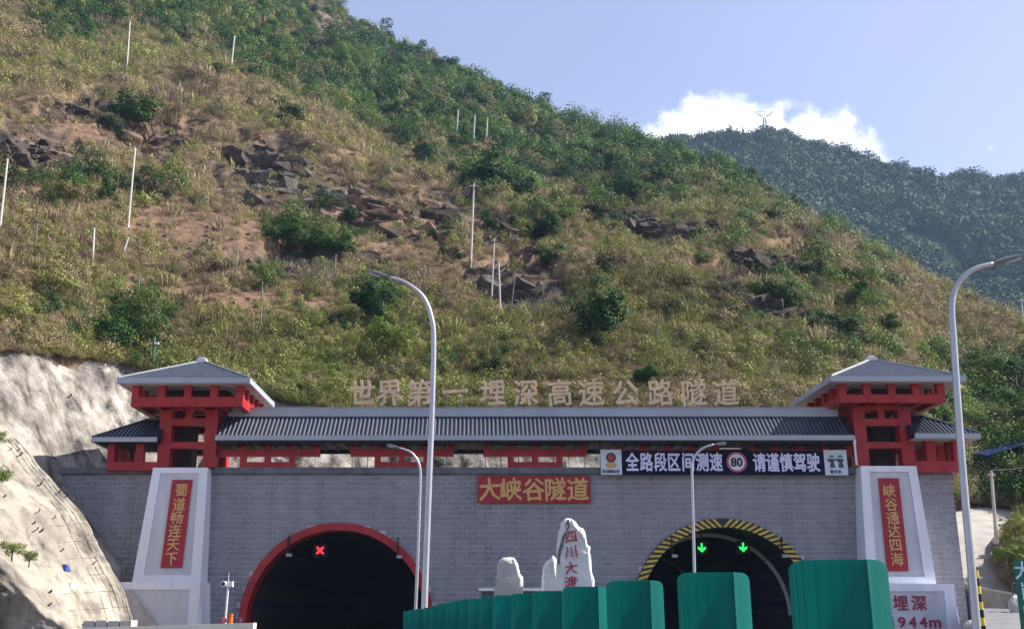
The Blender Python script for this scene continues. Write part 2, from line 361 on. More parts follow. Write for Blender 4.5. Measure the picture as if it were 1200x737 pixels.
def build_terrain():
    A = np.linspace(-.92, 1.0, 900); S = np.linspace(0, 1, 500) ** 1.25
    a = np.repeat(A[:, None], 500, 1); y0 = np.interp(A, BASE[0], BASE[1])[:, None] - .5; yc = np.interp(A, CREST[0], CREST[1])[:, None]
    y = y0 + (yc + 90 - y0) * S[None, :]; x = a * y
    z, rk, px, py = terrain_z(x, y, True)
    z[:, 0] -= 4.0; z[:, 1] -= .6
    soil = np.clip(paint(px, py, SOILS, 13) + .6 * np.clip(fbm(px / 30, py / 12, 91, 4) - .15, 0, 1), 0, 1)
    me = grid_mesh('hillside', np.stack([x, y, z], -1), [GROUND], True, {'rock': rk * 1.25, 'soil': soil})
    o = link('hillside', me); tag(o, 'steep dry brown hillside rising behind the tunnel portal', kind='structure')
build_terrain()

FAR = ctrl([(300, 300, 950), (600, 240, 950), (740, 196, 950), (790, 172, 950), (850, 168, 950), (900, 158, 950), (950, 170, 950), (1000, 190, 950), (1060, 207, 950), (1120, 217, 950), (1200, 222, 950), (1400, 236, 950), (2100, 270, 950)])
MID = ctrl([(300, 270, 900), (450, 150, 900), (500, 98, 900), (529, 88, 900), (553, 95, 900), (580, 111, 900), (600, 119, 900), (620, 129, 900), (640, 141, 900), (670, 165, 900), (720, 200, 900), (800, 260, 900), (900, 330, 900)])
FARMAT = mat('far_slope', (.045, .058, .03), .95, 0, .03, 0, .1, .6, .3, (.02, .035, .016))
def far_z(C, x, y, yb, zb):
    a = x / y; yc = np.interp(a, C[0], C[1]); zc = np.interp(a, C[0], C[2]); s = np.clip((y - yb) / (yc - yb), 0, 1)
    return zb + (zc - zb) * s ** 1.05 - np.maximum(y - yc, 0) * .5 + 46 * (ridged(x / 150, y / 420, 5, 3) - .62) * np.sin(np.pi * s) ** .7 + 7 * fbm(x / 40, y / 40, 8, 3)
def build_far(name, C, yb, zb, a0, a1, label):
    A = np.linspace(a0, a1, 220); S = np.linspace(0, 1, 160)
    a = np.repeat(A[:, None], 160, 1); yc = np.interp(A, C[0], C[1])[:, None]; y = yb + (yc + 140 - yb) * S[None, :]; x = a * y
    o = link(name, grid_mesh(name, np.stack([x, y, far_z(C, x, y, yb, zb)], -1), [FARMAT])); tag(o, label, kind='structure')
build_far('mountain', FAR, 430, 5, -.1, 1.25, 'blue hazy wooded mountain far behind the hillside')
build_far('mountain', MID, 600, 60, -.15, .42, 'pale hazy ridge peeking over the crest of the hillside')

# ------------------------------------------------------------------ sprayed concrete cut slopes, left
def shot_mat(name, c1, c2, c3, bd=.16, mul=.75):
    m, nt, b = new_mat(name); N = nt.nodes.new; L = nt.links.new; b.inputs['Roughness'].default_value = .9; b.inputs['Specular IOR Level'].default_value = .15
    geo = N('ShaderNodeNewGeometry')
    mp = N('ShaderNodeMapping'); mp.inputs['Scale'].default_value = (1, 1, .16); L(geo.outputs['Position'], mp.inputs[0])
    n1 = N('ShaderNodeTexNoise'); n1.inputs['Scale'].default_value = .75; n1.inputs['Detail'].default_value = 8; n1.inputs['Roughness'].default_value = .65; L(mp.outputs[0], n1.inputs['Vector'])
    n2 = N('ShaderNodeTexNoise'); n2.inputs['Scale'].default_value = .22; n2.inputs['Detail'].default_value = 9; n2.inputs['Roughness'].default_value = .7; L(geo.outputs['Position'], n2.inputs['Vector'])
    r1 = N('ShaderNodeValToRGB'); L(n1.outputs[0], r1.inputs[0]); e = r1.color_ramp.elements; e[0].position = .36; e[0].color = (*c1, 1); e[1].position = .62; e[1].color = (*c3, 1); q = e.new(.47); q.color = (*c2, 1)
    mx = N('ShaderNodeMix'); mx.data_type = 'RGBA'; mx.blend_type = 'MULTIPLY'; mx.inputs[0].default_value = mul; L(r1.outputs[0], mx.inputs[6])
    r2 = N('ShaderNodeValToRGB'); L(n2.outputs[0], r2.inputs[0]); e = r2.color_ramp.elements; e[0].position = .38; e[0].color = (.42, .40, .39, 1); e[1].position = .6; e[1].color = (1, .98, .93, 1); L(r2.outputs[0], mx.inputs[7])
    L(mx.outputs[2], b.inputs['Base Color'])
    n3 = N('ShaderNodeTexNoise'); n3.inputs['Scale'].default_value = 3.6; n3.inputs['Detail'].default_value = 9; n3.inputs['Roughness'].default_value = .68; L(geo.outputs['Position'], n3.inputs['Vector'])
    bp = N('ShaderNodeBump'); bp.inputs['Strength'].default_value = .9; bp.inputs['Distance'].default_value = bd; L(n3.outputs[0], bp.inputs['Height']); L(bp.outputs[0], b.inputs['Normal'])
    return m
SHOT = shot_mat('sprayed_concrete', (.085, .078, .075), (.28, .265, .25), (.49, .465, .44), .22, .85)
SHOT2 = shot_mat('sprayed_concrete_warm', (.19, .175, .155), (.33, .305, .265), (.46, .425, .36), .15, .7)
def sheet(name, PX, PY, Y, m, label, org=(0, 0, 0)):
    u = (PX - CX) / F_PX; v = (CY - PY) / F_PX; dy = CP - v * SP; dz = SP + v * CP
    P = np.stack([u / dy * Y, Y, CAM_Z + dz / dy * Y], -1)
    o = link(name, grid_mesh(name, P, [m])); tag(o, label, kind='structure'); return o
def s1_depth(px, py):
    g = np.where(px < 150, px - 75, 75 + (px - 150) * .2)
    Y = 66 + .07 * (g - .63 * (py - 555)); B = 72 + (565 - py) / 87 * 5
    t = np.clip((px - 250) / 90, 0, 1); return Y * (1 - t) + B * t
def marks(px, py, Y, cnt, p0, p1, kind, r, label, y0=400, y1=735):
    mb = MB(); q = random.Random(cnt)
    k = 0
    while k < cnt:
        i, j = q.randrange(px.shape[0]), q.randrange(px.shape[1])
        if not (p0 < px[i, j] < p1 and y0 < py[i, j] < y1): continue
        c = at(px[i, j], py[i, j], Y[i, j]); k += 1; l = q.uniform(.12, .45)
        mb.tube([c + Vector((0, .1, 0)), c + Vector((l * .6, -l * .8, l * .25))], r * q.uniform(.6, 1.4), 5)
    tag(part('anchor_stubs', mb, mat('dark_stub', (.045, .04, .038), .8, .1)), label, kind='stuff')
def build_slopes():
    n, m = 420, 200
    px = np.repeat(np.linspace(-120, 760, n)[:, None], m, 1)
    top = np.interp(px, [-120, 0, 60, 110, 150, 190, 240, 300, 400, 760], [390, 394, 405, 413, 421, 432, 444, 456, 480, 480]) + 5 * fbm(px / 23, px * 0 + .5, 4, 4)
    bot = np.where(px < 240, 775, 575); t = np.linspace(0, 1, m)[None, :]; py = top + (bot - top) * t
    Y = s1_depth(px, py) + .9 * fbm(px / 40, py / 60, 6, 3) + .16 * fbm(px / 9, py / 14, 7, 3)
    marks(px, py, Y, 30, 42, 340, 'dark', .05, 'short dark drain pipes and anchor stubs dotted over the sprayed rock face')
    sheet('sprayed_concrete_slope', px, py, Y, SHOT, 'tall pale sprayed concrete rock face with dark streaks behind the left tower')
    # front spur: descends along the road, its right edge turning away from view
    n, m = 170, 200
    t = np.linspace(0, 1, m)[None, :]; py = np.repeat(468 + 300 * t, n, 0)
    edge = np.interp(py, [468, 500, 520, 545, 570, 600, 622, 645, 670, 695, 720, 768], [-30, 6, 26, 46, 68, 96, 108, 118, 134, 147, 155, 166]) + 2.2 * fbm(py / 14, py * 0 + 2, 14, 3)
    s = np.linspace(0, 1, n)[:, None]; w = np.minimum(s / .86, 1.0); left = -160.0
    px = left + (edge - left) * (1 - (1 - w) ** 1.12)
    Y = 61.5 - .062 * (edge - px) * 1.0 - .020 * (py - 560) + .55 * fbm((px - edge) / 30, py / 80, 16, 3) + .10 * fbm(px / 6, py / 8, 17, 3)
    Y = Y + .3 * np.sin((px + (py - 560) * -.62) / 5.2) * np.clip((py - 520) / 120, 0, 1) * np.clip(1 - (edge - px) / 90, 0, 1) * .45
    back = np.clip((s - .86) / .14, 0, 1); Y = Y + back * 9; px = px - back ** 1.3 * 26
    sheet('sprayed_concrete_spur', px, py, Y, SHOT2, 'warm sunlit sprayed concrete spur running down to the portal foot')
    marks(px[:int(n * .86)], py[:int(n * .86)], Y[:int(n * .86)], 24, 0, 160, 'dark', .04, 'small anchor plates and bolts pinning the net on the concrete spur', 500, 735)
    # net cables running down the spur beside its bright edge
    mb = MB()
    for kf in (.845, .83, .81, .785, .75):
        i = int(kf * n); mb.tube([at(px[i, j], py[i, j], Y[i, j] - .01) for j in range(30, m, 4)], .014, 4)
    for j in range(96, m - 6, 13):
        mb.tube([at(px[i, j + (146 - i) // 12], py[i, j + (146 - i) // 12], Y[i, j + (146 - i) // 12] - .03) for i in range(100 + (j * 7) % 22, 146, 5) if j + (146 - i) // 12 < m], .009, 4)
    tag(part('spur_netting', mb, mat('net_cable', (.09, .08, .07), .6, .1)), 'thin dark net cables lying over the sunlit concrete spur', 'netting')
    # nearer face in shade at the foot
    n, m = 90, 90
    s = np.linspace(0, 1, n)[:, None]; t = np.linspace(0, 1, m)[None, :]
    px = -170 + (290) * s + 0 * t
    topc = np.interp(px, [-170, 0, 22, 34, 44, 60, 80, 100, 125], [560, 640, 668, 684, 698, 712, 727, 739, 758]) + 3.5 * fbm(px / 7, px * 0 + 9, 19, 3)
    py = topc + (800 - topc) * t
    Y = 44 + 2.0 * np.exp(-t * 14) + .6 * fbm(px / 32, py / 26, 23, 3) + .08 * fbm(px / 6, py / 6, 24, 3) + px * -.012
    sheet('sprayed_concrete_toe', px, py, Y, SHOT2, 'grey shaded sprayed concrete toe at the foot of the spur')
build_slopes()

# ------------------------------------------------------------------ ground, road
ASPHALT = mat('asphalt', (.055, .055, .058), .9, .2, 2.0, 0, .2, .4, 60)
EARTH = mat('earth', (.20, .16, .11), .95, .25, .5, 0, .1, .6, 6)
CONC = mat('concrete', (.46, .45, .43), .85, .18, 1.4, 0, .2, .35, 14)
CONC_D = mat('weathered_concrete', (.30, .27, .23), .9, .3, 1.1, 0, .2, .5, 9, (.14, .13, .12))
PALECONC = mat('pale_concrete', (.36, .345, .32), .85, .12, .8, 0, .2, .3, 8)
WHITEPAINT = mat('white_paint', (.78, .78, .76), .6, .04, 5)
def build_ground():
    mb = MB(); mb.quad((-3000, -3000, -.02), (3000, -3000, -.02), (3000, 3000, -.02), (-3000, 3000, -.02))
    tag(part('ground', mb, EARTH, org=(0, 0, 0)), 'earth ground round the portal', kind='structure')
    mb = MB()
    ys = np.linspace(-40, 120, 17)
    mb.quad((-19, -40, .004), (19, -40, .004), (26, 66, .004), (-19, 66, .004)); 
    tag(part('road', mb, ASPHALT, org=(0, 0, 0)), 'asphalt expressway leading to the two tunnels', kind='structure')
    mb = MB()
    for x in (-8, 5.2, 13.5):
        for k in range(14): mb.quad((x - .07, -30 + k * 7, .008), (x + .07, -30 + k * 7, .008), (x + .07, -26 + k * 7, .008), (x - .07, -26 + k * 7, .008))
    tag(part('road_marking', mb, WHITEPAINT, org=(0, 0, 0)), kind='structure')
build_ground()

# ------------------------------------------------------------------ portal
RED = mat('red_lacquer', (.36, .014, .020), .5, .16, 1.6, 0, .4, .15, 30)
BLOCK = brick_mat()
MORTAR = mat('mortar', (.60, .59, .67), .9, .08, 2)
COPE = mat('grey_coping', (.15, .15, .175), .8, .2, 1.2)
STONEW = mat('white_stone_cladding', (.78, .79, .86), .6, .07, .8, stretch=(1, 1, .15))
STONEP = mat('grey_stone_panel', (.54, .55, .60), .65, .09, 1.0, stretch=(1, 1, .15))
FASCIA = mat('light_metal_fascia', (.34, .38, .44), .42, .05, .7, 0, .5)
SOFFIT = mat('shaded_soffit', (.018, .014, .015), .8, .2, 2)  # shade under the eave is put into this near-black colour
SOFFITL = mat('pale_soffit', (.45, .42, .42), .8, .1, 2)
TILE = mat('roof_tile', (.018, .020, .030), .55, .2, 1.0)
TILER = mat('roof_rib', (.048, .058, .088), .34, .10, 1.5, 0, .5)
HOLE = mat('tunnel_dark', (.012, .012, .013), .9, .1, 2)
LINING = mat('tunnel_lining', (.010, .010, .010), .8, .2, 1)  # darkness of the bore is put into lining, panel and band colours
LINPALE = mat('shaded_pale_panel', (.05, .052, .046), .6, .08, 1)
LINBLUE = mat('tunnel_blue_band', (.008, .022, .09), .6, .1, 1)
REDPANEL = mat('red_panel', (.34, .008, .022), .45, .06, .6)
GOLD = mat('gold_lettering', (.62, .36, .11), .4, .10, 3, .0, .6)
YELLOW = mat('yellow_paint', (.62, .45, .07), .6, .12, 3)
BLACK = mat('black_paint', (.02, .02, .022), .6, .2, 3)
YW = 66.0
def X(px, py, Y=YW): return at(px, py, Y).x
def Z(py, Y=YW): return at(600, py, Y).z

ARCH = [dict(c=at(394, 725.5, YW), r=5.78, rin=5.33), dict(c=at(852, 716, YW), r=5.66, rin=5.12)]
for _A, _py in zip(ARCH, (612.5, 607.5)): _A['c'].z = Z(_py) - _A['r']
for _A in ARCH: _A['rh'] = _A['rin'] + .16            # ring's inner radius; hole cut in the wall behind it
portal = thing('tunnel_portal', (at(629, 700, YW).x, YW, 0), 'wide grey blockwork tunnel portal with two arched tunnel mouths', 'tunnel portal')
ZTOP, ZBLK = Z(549), Z(557)
def build_wall():
    x0, x1 = X(68, 600), X(1135, 726)
    def low(x):
        for A in ARCH:
            d = x - A['c'].x
            if abs(d) < A['rh']: return A['c'].z + math.sqrt(A['rh'] ** 2 - d * d)
        return 0.0
    xs = sorted(set([x0, x1] + [A['c'].x + A['rh'] * math.sin(t) for A in ARCH for t in np.linspace(-math.pi / 2, math.pi / 2, 49)]))
    mb = MB(); y0, y1 = YW + .03, YW + 1.2
    for a, b in zip(xs[:-1], xs[1:]):
        m = (a + b) / 2; inside = any(abs(m - A['c'].x) < A['rh'] for A in ARCH)
        la, lb = (low(a + 1e-6), low(b - 1e-6)) if inside else (0, 0)
        if inside:
            for A in ARCH:
                if abs(m - A['c'].x) < A['rh']:
                    if la == 0: la = A['c'].z
                    if lb == 0: lb = A['c'].z
        mb.hexa([(a, y0, la), (b, y0, lb), (b, y1, lb), (a, y1, la), (a, y0, ZTOP), (b, y0, ZTOP), (b, y1, ZTOP), (a, y1, ZTOP)])
    for A in ARCH:                        # below the springing line the opening keeps its width
        pass
    wall = part('wall', mb, MORTAR, portal)
    # blocks in running bond, joints recessed
    g = .018; bw, bh = BRW - .055, BRH - .05
    cube = MB(); cube.box(-bw / 2, bw / 2, -.03, .03, -bh / 2, bh / 2); me = cube.mesh('brick', (0, 0, 0), [BLOCK])
    cells = []; trims = []
    for r in range(0, int(ZBLK / BRH) + 1):
        z = (r + .5) * BRH
        if z + bh / 2 > ZBLK + .02: continue
        off = .5 if r % 2 else 0
        for c in range(int(x0 / BRW) - 2, int(x1 / BRW) + 3):
            x = (c + .5 - off) * BRW
            if x + bw / 2 < x0 + .05 or x - bw / 2 > x1 - .05: continue
            if x - bw / 2 < x0 or x + bw / 2 > x1: trims.append((max(x - bw / 2, x0 + .005), min(x + bw / 2, x1 - .005), z)); continue
            skip = False
            for A in ARCH:
                dx = max(abs(x - A['c'].x) - bw / 2, 0); dz = max(z - A['c'].z - bh / 2, 0)
                fx = abs(x - A['c'].x) + bw / 2
                if z > A['c'].z and math.hypot(dx, dz) < A['rh'] + .02: skip = True
                if z <= A['c'].z and dx < A['rh'] + .02: skip = True
            if skip: continue
            p, q = pix(x, YW, z); cells.append((float(q), x, z, float(p)))
    # the 300 that show largest: lowest courses in view, clear of what stands before them
    def score(c):
        q, x, z, p = c
        hid = q > 737 or p < 80 or 142 < p < 250 or (560 < p < 1040 and q > 650) or p > 1005 and q > 540 and p < 1100
        return (hid, -q)
    cells.sort(key=score)
    for (q, x, z, p) in cells[:290]:
        o = bpy.data.objects.new('brick', me); COL.objects.link(o); o.parent = wall; gx, gy, gz = ORG[wall]; o.location = (x - gx, YW + .012 - gy + rng.uniform(-.006, .006), z - gz)
    mb = MB()
    for (q, x, z, p) in cells[290:]:
        y = YW + .012 + rng.uniform(-.006, .006); mb.box(x - bw / 2, x + bw / 2, y - .03, y + .03, z - bh / 2, z + bh / 2)
    for xa, xb, z in trims: mb.box(xa, xb, YW - .018, YW + .042, z - bh / 2, z + bh / 2)
    o = part('blockwork', mb, BLOCK, wall); o['kind'] = 'stuff'
    # coping
    mb = MB(); mb.box(x0 - .05, x1 + .05, YW - .22, YW + 1.35, ZBLK + .10, ZTOP + .06); mb.box(x0, x1, YW - .08, YW + 1.2, ZBLK, ZBLK + .10)
    part('coping', mb, COPE, portal)
    mb = MB(); mb.box(x0, x1, YW + 1.2, YW + 6.5, ZTOP - 1.2, ZTOP - .4); part('roof_slab', mb, CONC, portal)
build_wall()

def arc_ring(mb, c, r0, r1, y0, y1, n=64, mi=0, base=0.0, a0=None, a1=None):
    ts = np.linspace(0 if a0 is None else a0, math.pi if a1 is None else a1, n + 1)
    pts = [(math.cos(t), math.sin(t)) for t in ts]
    for (ca, sa), (cb, sb) in zip(pts[:-1], pts[1:]):
        P = lambda r, q, y: (c.x + r * q[0], y, c.z + r * q[1])
        A, B = (ca, sa), (cb, sb)
        mb.quad(P(r0, A, y0), P(r1, A, y0), P(r1, B, y0), P(r0, B, y0), mi)
        mb.quad(P(r1, A, y0), P(r1, A, y1), P(r1, B, y1), P(r1, B, y0), mi)
        mb.quad(P(r0, B, y0), P(r0, B, y1), P(r0, A, y1), P(r0, A, y0), mi)
def build_tunnels():
    # left: plain red ring; right: black and yellow hazard ring
    A = ARCH[0]; RIN = A['rin']; mb = MB(); arc_ring(mb, A['c'], RIN, A['r'], YW - .26, YW + 1.25)
    for s in (-1, 1):
        xa, xb = sorted((A['c'].x + s * RIN, A['c'].x + s * A['r'])); mb.box(xa, xb, YW - .26, YW + 1.25, 0, A['c'].z)
    o = part('arch_ring', mb, RED, portal); o['label'] = 'plain red arch ring'
    A = ARCH[1]; RIN = A['rin']; mb = MB(); arc_ring(mb, A['c'], RIN, A['r'], YW - .26, YW + 1.25)
    for s in (-1, 1):
        xa, xb = sorted((A['c'].x + s * RIN, A['c'].x + s * A['r'])); mb.box(xa, xb, YW - .26, YW + 1.25, 0, A['c'].z)
    ring = part('arch_ring', mb, BLACK, portal); ring['label'] = 'black arch ring with yellow hazard stripes'
    mb = MB(); n = 23; c = A['c']; y = YW - .268; w = math.pi / 2 / n
    for side in (-1, 1):
        for k in range(n):
            t0 = k * w + (.0 if k else 0); lean = -.062       # chevrons meet at the crown
            def P(r, t): return (c.x + side * r * math.sin(t), y, c.z + r * math.cos(t))
            ta, tb = t0 + .004, t0 + w * .56
            li = 0.080
            q = [P(RIN + .02, max(ta - 0, 0)), P(RIN + .02, max(tb, 0)), P(A['r'] - .02, tb + li), P(A['r'] - .02, ta + li)]
            if side > 0: q = q[::-1]
            mb.quad(*q)
    part('hazard_stripes', mb, YELLOW, ring)['kind'] = 'stuff'
    for i, A in enumerate(ARCH):
        RIN = A['rin']; mb = MB(); c = A['c']; L0, L1 = YW + 1.25, YW + 60; n = 40
        ts = np.linspace(0, math.pi, n + 1); pr = [(c.x + RIN * math.cos(t), c.z + RIN * math.sin(t)) for t in ts]
        pr = [(c.x + RIN, 0)] + pr + [(c.x - RIN, 0)]
        for (xa, za), (xb, zb) in zip(pr[:-1], pr[1:]):
            mb.quad((xa, L0, za), (xa, L1, za), (xb, L1, zb), (xb, L0, zb))
            mb.quad((xa * 1 + (xa - c.x) * .12, L0, za + .6 * (za > c.z)), (xb + (xb - c.x) * .12, L0, zb + .6 * (zb > c.z)), (xb + (xb - c.x) * .12, L1, zb + .6 * (zb > c.z)), (xa + (xa - c.x) * .12, L1, za + .6 * (za > c.z)))
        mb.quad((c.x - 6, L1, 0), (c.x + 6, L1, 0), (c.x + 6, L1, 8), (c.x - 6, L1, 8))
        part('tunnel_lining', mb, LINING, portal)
        mb = MB(); rr = RIN - .05
        for s in (-1, 1):
            for (z0, z1, mi) in ((0, 1.75, 0), (1.75, 2.25, 1), (2.25, 3.2, 0)):
                def xz(z): return c.x + s * math.sqrt(max(rr * rr - max(z - c.z, 0) ** 2, 0))
                q = [(xz(z0), L0, z0), (xz(z0), L1, z0), (xz(z1), L1, z1), (xz(z1), L0, z1)]
                if s > 0: q = q[::-1]
                mb.quad(*q, mi)
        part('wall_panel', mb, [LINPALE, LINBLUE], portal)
        mb = MB(); mb.quad((c.x - RIN, L0 - 1.2, .012), (c.x + RIN, L0 - 1.2, .012), (c.x + RIN, L1, .012), (c.x - RIN, L1, .012)); part('carriageway', mb, ASPHALT, portal)
    c = ARCH[1]['c']; m2 = mat('reflective_arch', (.52, .53, .52), .4, .05, 2)
    mb = MB(); arc_ring(mb, c, 4.86, 5.08, YW + 4.2, YW + 4.4, 48); part('reflective_arch', mb, m2, portal)
    mb = MB(); arc_ring(mb, c, 4.9, 5.06, YW + 32, YW + 32.2, 48); part('reflective_arch', mb, m2, portal)
    lm = mat('tunnel_lamp_light', (.9, .9, .85), .5, 0, 1, emit=3)
    for px, py, Y in ((862, 667, 92), (893, 658, 84), (842, 676, 104), (340, 700, 92), (420, 690, 100)):
        p = at(px, py, Y); mb = MB(); mb.box(p.x - .09, p.x + .09, Y, Y + .1, p.z - .05, p.z + .05); part('tunnel_lamp', mb, lm if px > 500 else m2, portal)
build_tunnels()

# lane signals, small cameras inside the mouths
def signal(px, py, Y, kind, label):
    p = at(px, py, Y); t = thing('lane_signal', p, label, 'lane signal', 'lane control signals in the tunnel mouths')
    mb = MB(); s = .42; mb.box(p.x - s, p.x + s, Y + .03, Y + .18, p.z - s, p.z + s); mb.box(p.x - .03, p.x + .03, Y + .08, Y + .12, p.z + s, p.z + 1.15); part('housing', mb, HOLE, t)
    mb = MB(); q = .21
    if kind == 'x':
        for sg in (-1, 1):
            a = Vector((p.x - q, Y, p.z - q * sg)); b = Vector((p.x + q, Y, p.z + q * sg)); d = (b - a).normalized(); n = Vector((-d.z, 0, d.x)) * .065
            mb.hexa([a - n, b - n, b - n + Vector((0, .03, 0)), a - n + Vector((0, .03, 0)), a + n, b + n, b + n + Vector((0, .03, 0)), a + n + Vector((0, .03, 0))])
        part('cross', mb, mat('red_light', (1, .03, .06), .5, 0, 1, emit=.7), t)
    else:
        mb.prism([(p.x - .06, p.z + .29), (p.x + .06, p.z + .29), (p.x + .06, p.z - .02), (p.x + .25, p.z + .08), (p.x + .25, p.z - .06), (p.x, p.z - .29), (p.x - .25, p.z - .06), (p.x - .25, p.z + .08), (p.x - .06, p.z - .02)][::-1], Y, Y + .03)
        part('arrow', mb, mat('green_light', (.03, .9, .16), .5, 0, 1, emit=.5), t)
signal(375, 644.5, YW + 1.6, 'x', 'red lit cross signal in the left tunnel mouth')
signal(822.5, 641.5, YW + 2, 'v', 'green lit down arrow, left of the two in the right tunnel mouth')
signal(871, 641, YW + 2, 'v', 'green lit down arrow, right of the two in the right tunnel mouth')
def tcam(px, py, flip, label):
    p = at(px, py, YW - .4); t = thing('tunnel_camera', p, label, 'camera', 'small cameras at the tunnel mouths')
    mb = MB(); mb.box(p.x - .04, p.x + .04, YW - .45, YW - .35, p.z, p.z + 1.15); mb.tube([(p.x, YW - .4, p.z), (p.x + flip * .9, YW + 2.2, p.z - .25)], .03, 5); part('bracket', mb, HOLE, t)
    mb = MB(); mb.box(p.x - .05, p.x + .28, YW - .62, YW - .42, p.z - .10, p.z + .08); part('housing', mb, mat('grey_casing', (.3, .32, .31), .5, .1), t)
tcam(337, 650, 1, 'small grey camera on a dark bracket at the left of the red arch')
tcam(466, 652, -1, 'small grey camera near the right shoulder of the red arch')
tcam(788, 651, 1, 'small camera at the left shoulder of the hazard striped arch')
tcam(917, 651, -1, 'small camera at the right shoulder of the hazard striped arch')

# ------------------------------------------------------------------ tiled gallery roof along the wall top
def roofs():
    ye, yr = 64.6, 66.35
    ze = Z(511, ye); zr = at(600, 487.5, yr).z
    x0, x1 = X(253, 513, ye), X(1001, 513, ye)
    g = thing('gallery_roof', ((x0 + x1) / 2, 66, ZTOP), 'long grey tiled gallery roof on red lattice between the two towers', 'roof')
    mb = MB(); th = .12
    mb.hexa([(x0, ye, ze - th), (x1, ye, ze - th), (x1, yr, zr - th), (x0, yr, zr - th), (x0, ye, ze), (x1, ye, ze), (x1, yr, zr), (x0, yr, zr)])
    yb = 2 * yr - ye
    mb.hexa([(x0, yr, zr - th), (x1, yr, zr - th), (x1, yb, ze - th), (x0, yb, ze - th), (x0, yr, zr), (x1, yr, zr), (x1, yb, ze), (x0, yb, ze)])
    slope = part('roof_slope', mb, TILE, g)
    r = MB(); prof = [(-.078 * math.cos(t), .095 * math.sin(t)) for t in np.linspace(0, math.pi, 7)]
    cx, cy, cz = ORG[g]
    for i in range(6):
        (xa, za), (xb, zb) = prof[i], prof[i + 1]
        r.quad((xa, ye + .02, ze + za), (xb, ye + .02, ze + zb), (xb, yr, zr + zb), (xa, yr, zr + za))
    i0 = len(r.v); r.v += [(x, ye + .02, ze + z) for x, z in prof]; r.f.append(tuple(range(i0, i0 + 7))); r.m.append(0)
    me = r.mesh('roof_tile_row', (0, cy, cz), [TILER]); nrib = int((x1 - x0) / .2585)
    for k in range(nrib):
        o = bpy.data.objects.new('roof_tile_row', me); COL.objects.link(o); o.parent = slope; o.location = (x0 + .13 + k * (x1 - x0 - .2) / nrib - cx, 0, 0)
    mb = MB(); mb.box(x0 - .02, x1 + .02, ye - .10, ye + .04, ze - .25, ze + .05); part('fascia', mb, FASCIA, g)
    zt = at(600, 478, yr - .15).z; mb = MB(); mb.box(x0 + .3, x1 - .3, yr - .13, yr + .13, zr - .05, zt); mb.box(x0 + .25, x1 - .25, yr - .18, yr + .18, zt, zt + .05); part('ridge_beam', mb, FASCIA, g)
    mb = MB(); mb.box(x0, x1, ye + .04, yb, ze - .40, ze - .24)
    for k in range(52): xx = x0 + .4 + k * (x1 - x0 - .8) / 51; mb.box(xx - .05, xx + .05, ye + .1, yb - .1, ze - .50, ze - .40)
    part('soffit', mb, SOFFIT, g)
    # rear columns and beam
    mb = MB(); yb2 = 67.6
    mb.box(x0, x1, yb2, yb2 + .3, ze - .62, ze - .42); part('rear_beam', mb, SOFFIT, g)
    # lattice frames hanging under the eave: five short posts, two rails stepping down in the middle
    Yl = 65.85; D = .34; hw = .185
    zt, zm1, zm0, zb1, zb0 = ze - .40, Z(526.5, Yl), Z(534.5, Yl), Z(541, Yl), Z(549, Yl) + .03
    for pi, c in enumerate((313.5, 471, 627, 783, 939)):
        mb = MB(); xc = [X(c + d * 28.6, 535, Yl) for d in (-2, -1, 0, 1, 2)]
        for i, xx in enumerate(xc):
            lo = zb0 if i in (1, 2, 3) else zm0
            for a, b in ((zm1, zt), (lo if i in (1, 2, 3) else zm0, zm0)):
                if b - a > .05: mb.box(xx - hw, xx + hw, Yl, Yl + D, a, b)
        if pi == 0: mb.box(X(250, 535, Yl), xc[0] - hw, Yl + .002, Yl + D - .002, zm0, zm1)
        mb.box(xc[0] - hw, xc[4] + hw, Yl - .004, Yl + D + .004, zm0, zm1)
        mb.box(xc[1] + hw, xc[2] - hw, Yl + .02, Yl + D - .02, zb0, zb1); mb.box(xc[2] + hw, xc[3] - hw, Yl + .02, Yl + D - .02, zb0, zb1)
        part('lattice', mb, RED, g)
    # downpipe at the right end
    mb = MB(); a = at(1001, 517, 64.7); b = at(1004, 545, 64.7); mb.tube([a, b], .07, 8); mb.tube([a + Vector((0, 0, .12)), a - Vector((0, 0, .12))], .12, 8); part('downpipe', mb, mat('white_pipe', (.75, .72, .72), .4, .04), g)
    # shallow side wings outside each tower
    for side in (-1, 1):
        if side < 0: xa, xb, yy = X(107.5, 515, 64.2), X(184, 515, 64.2), 64.2; pyt, pyb = 513, 517.5
        else: xa, xb, yy = X(1149, 511, 64.2), X(1072, 511, 64.2), 64.2; pyt, pyb = 508.5, 513.5
        sx = 1 if side < 0 else -1; w = abs(xb - xa); base = at(600, pyt, yy).z
        lab = 'low dark tiled side roof outside the left tower' if side < 0 else 'low grey tiled side roof outside the right tower'
        t = thing('side_roof', ((xa + xb) / 2, 66, ZTOP), lab, 'roof')
        yb = yy + 4.6; ym = (yy + yb) / 2; rz = base + 1.45; xr = xa + sx * 2.6
        mb = MB(); P = dict(a=(xa, yy, base), b=(xb, yy, base), c=(xb, yb, base), d=(xa, yb, base), e=(xr, ym, rz), f=(xb, ym, rz))
        tri = [(P['a'], P['b'], P['f'], P['e']), (P['b'], P['c'], P['f']), (P['c'], P['d'], P['e'], P['f']), (P['d'], P['a'], P['e']), (P['a'], P['d'], P['c'], P['b'])]
        for q in tri: (mb.quad if len(q) == 4 else mb.tri)(*q)
        rs = part('roof_slope', mb, TILE, t)
        mb = MB(); n = int(w / .24)
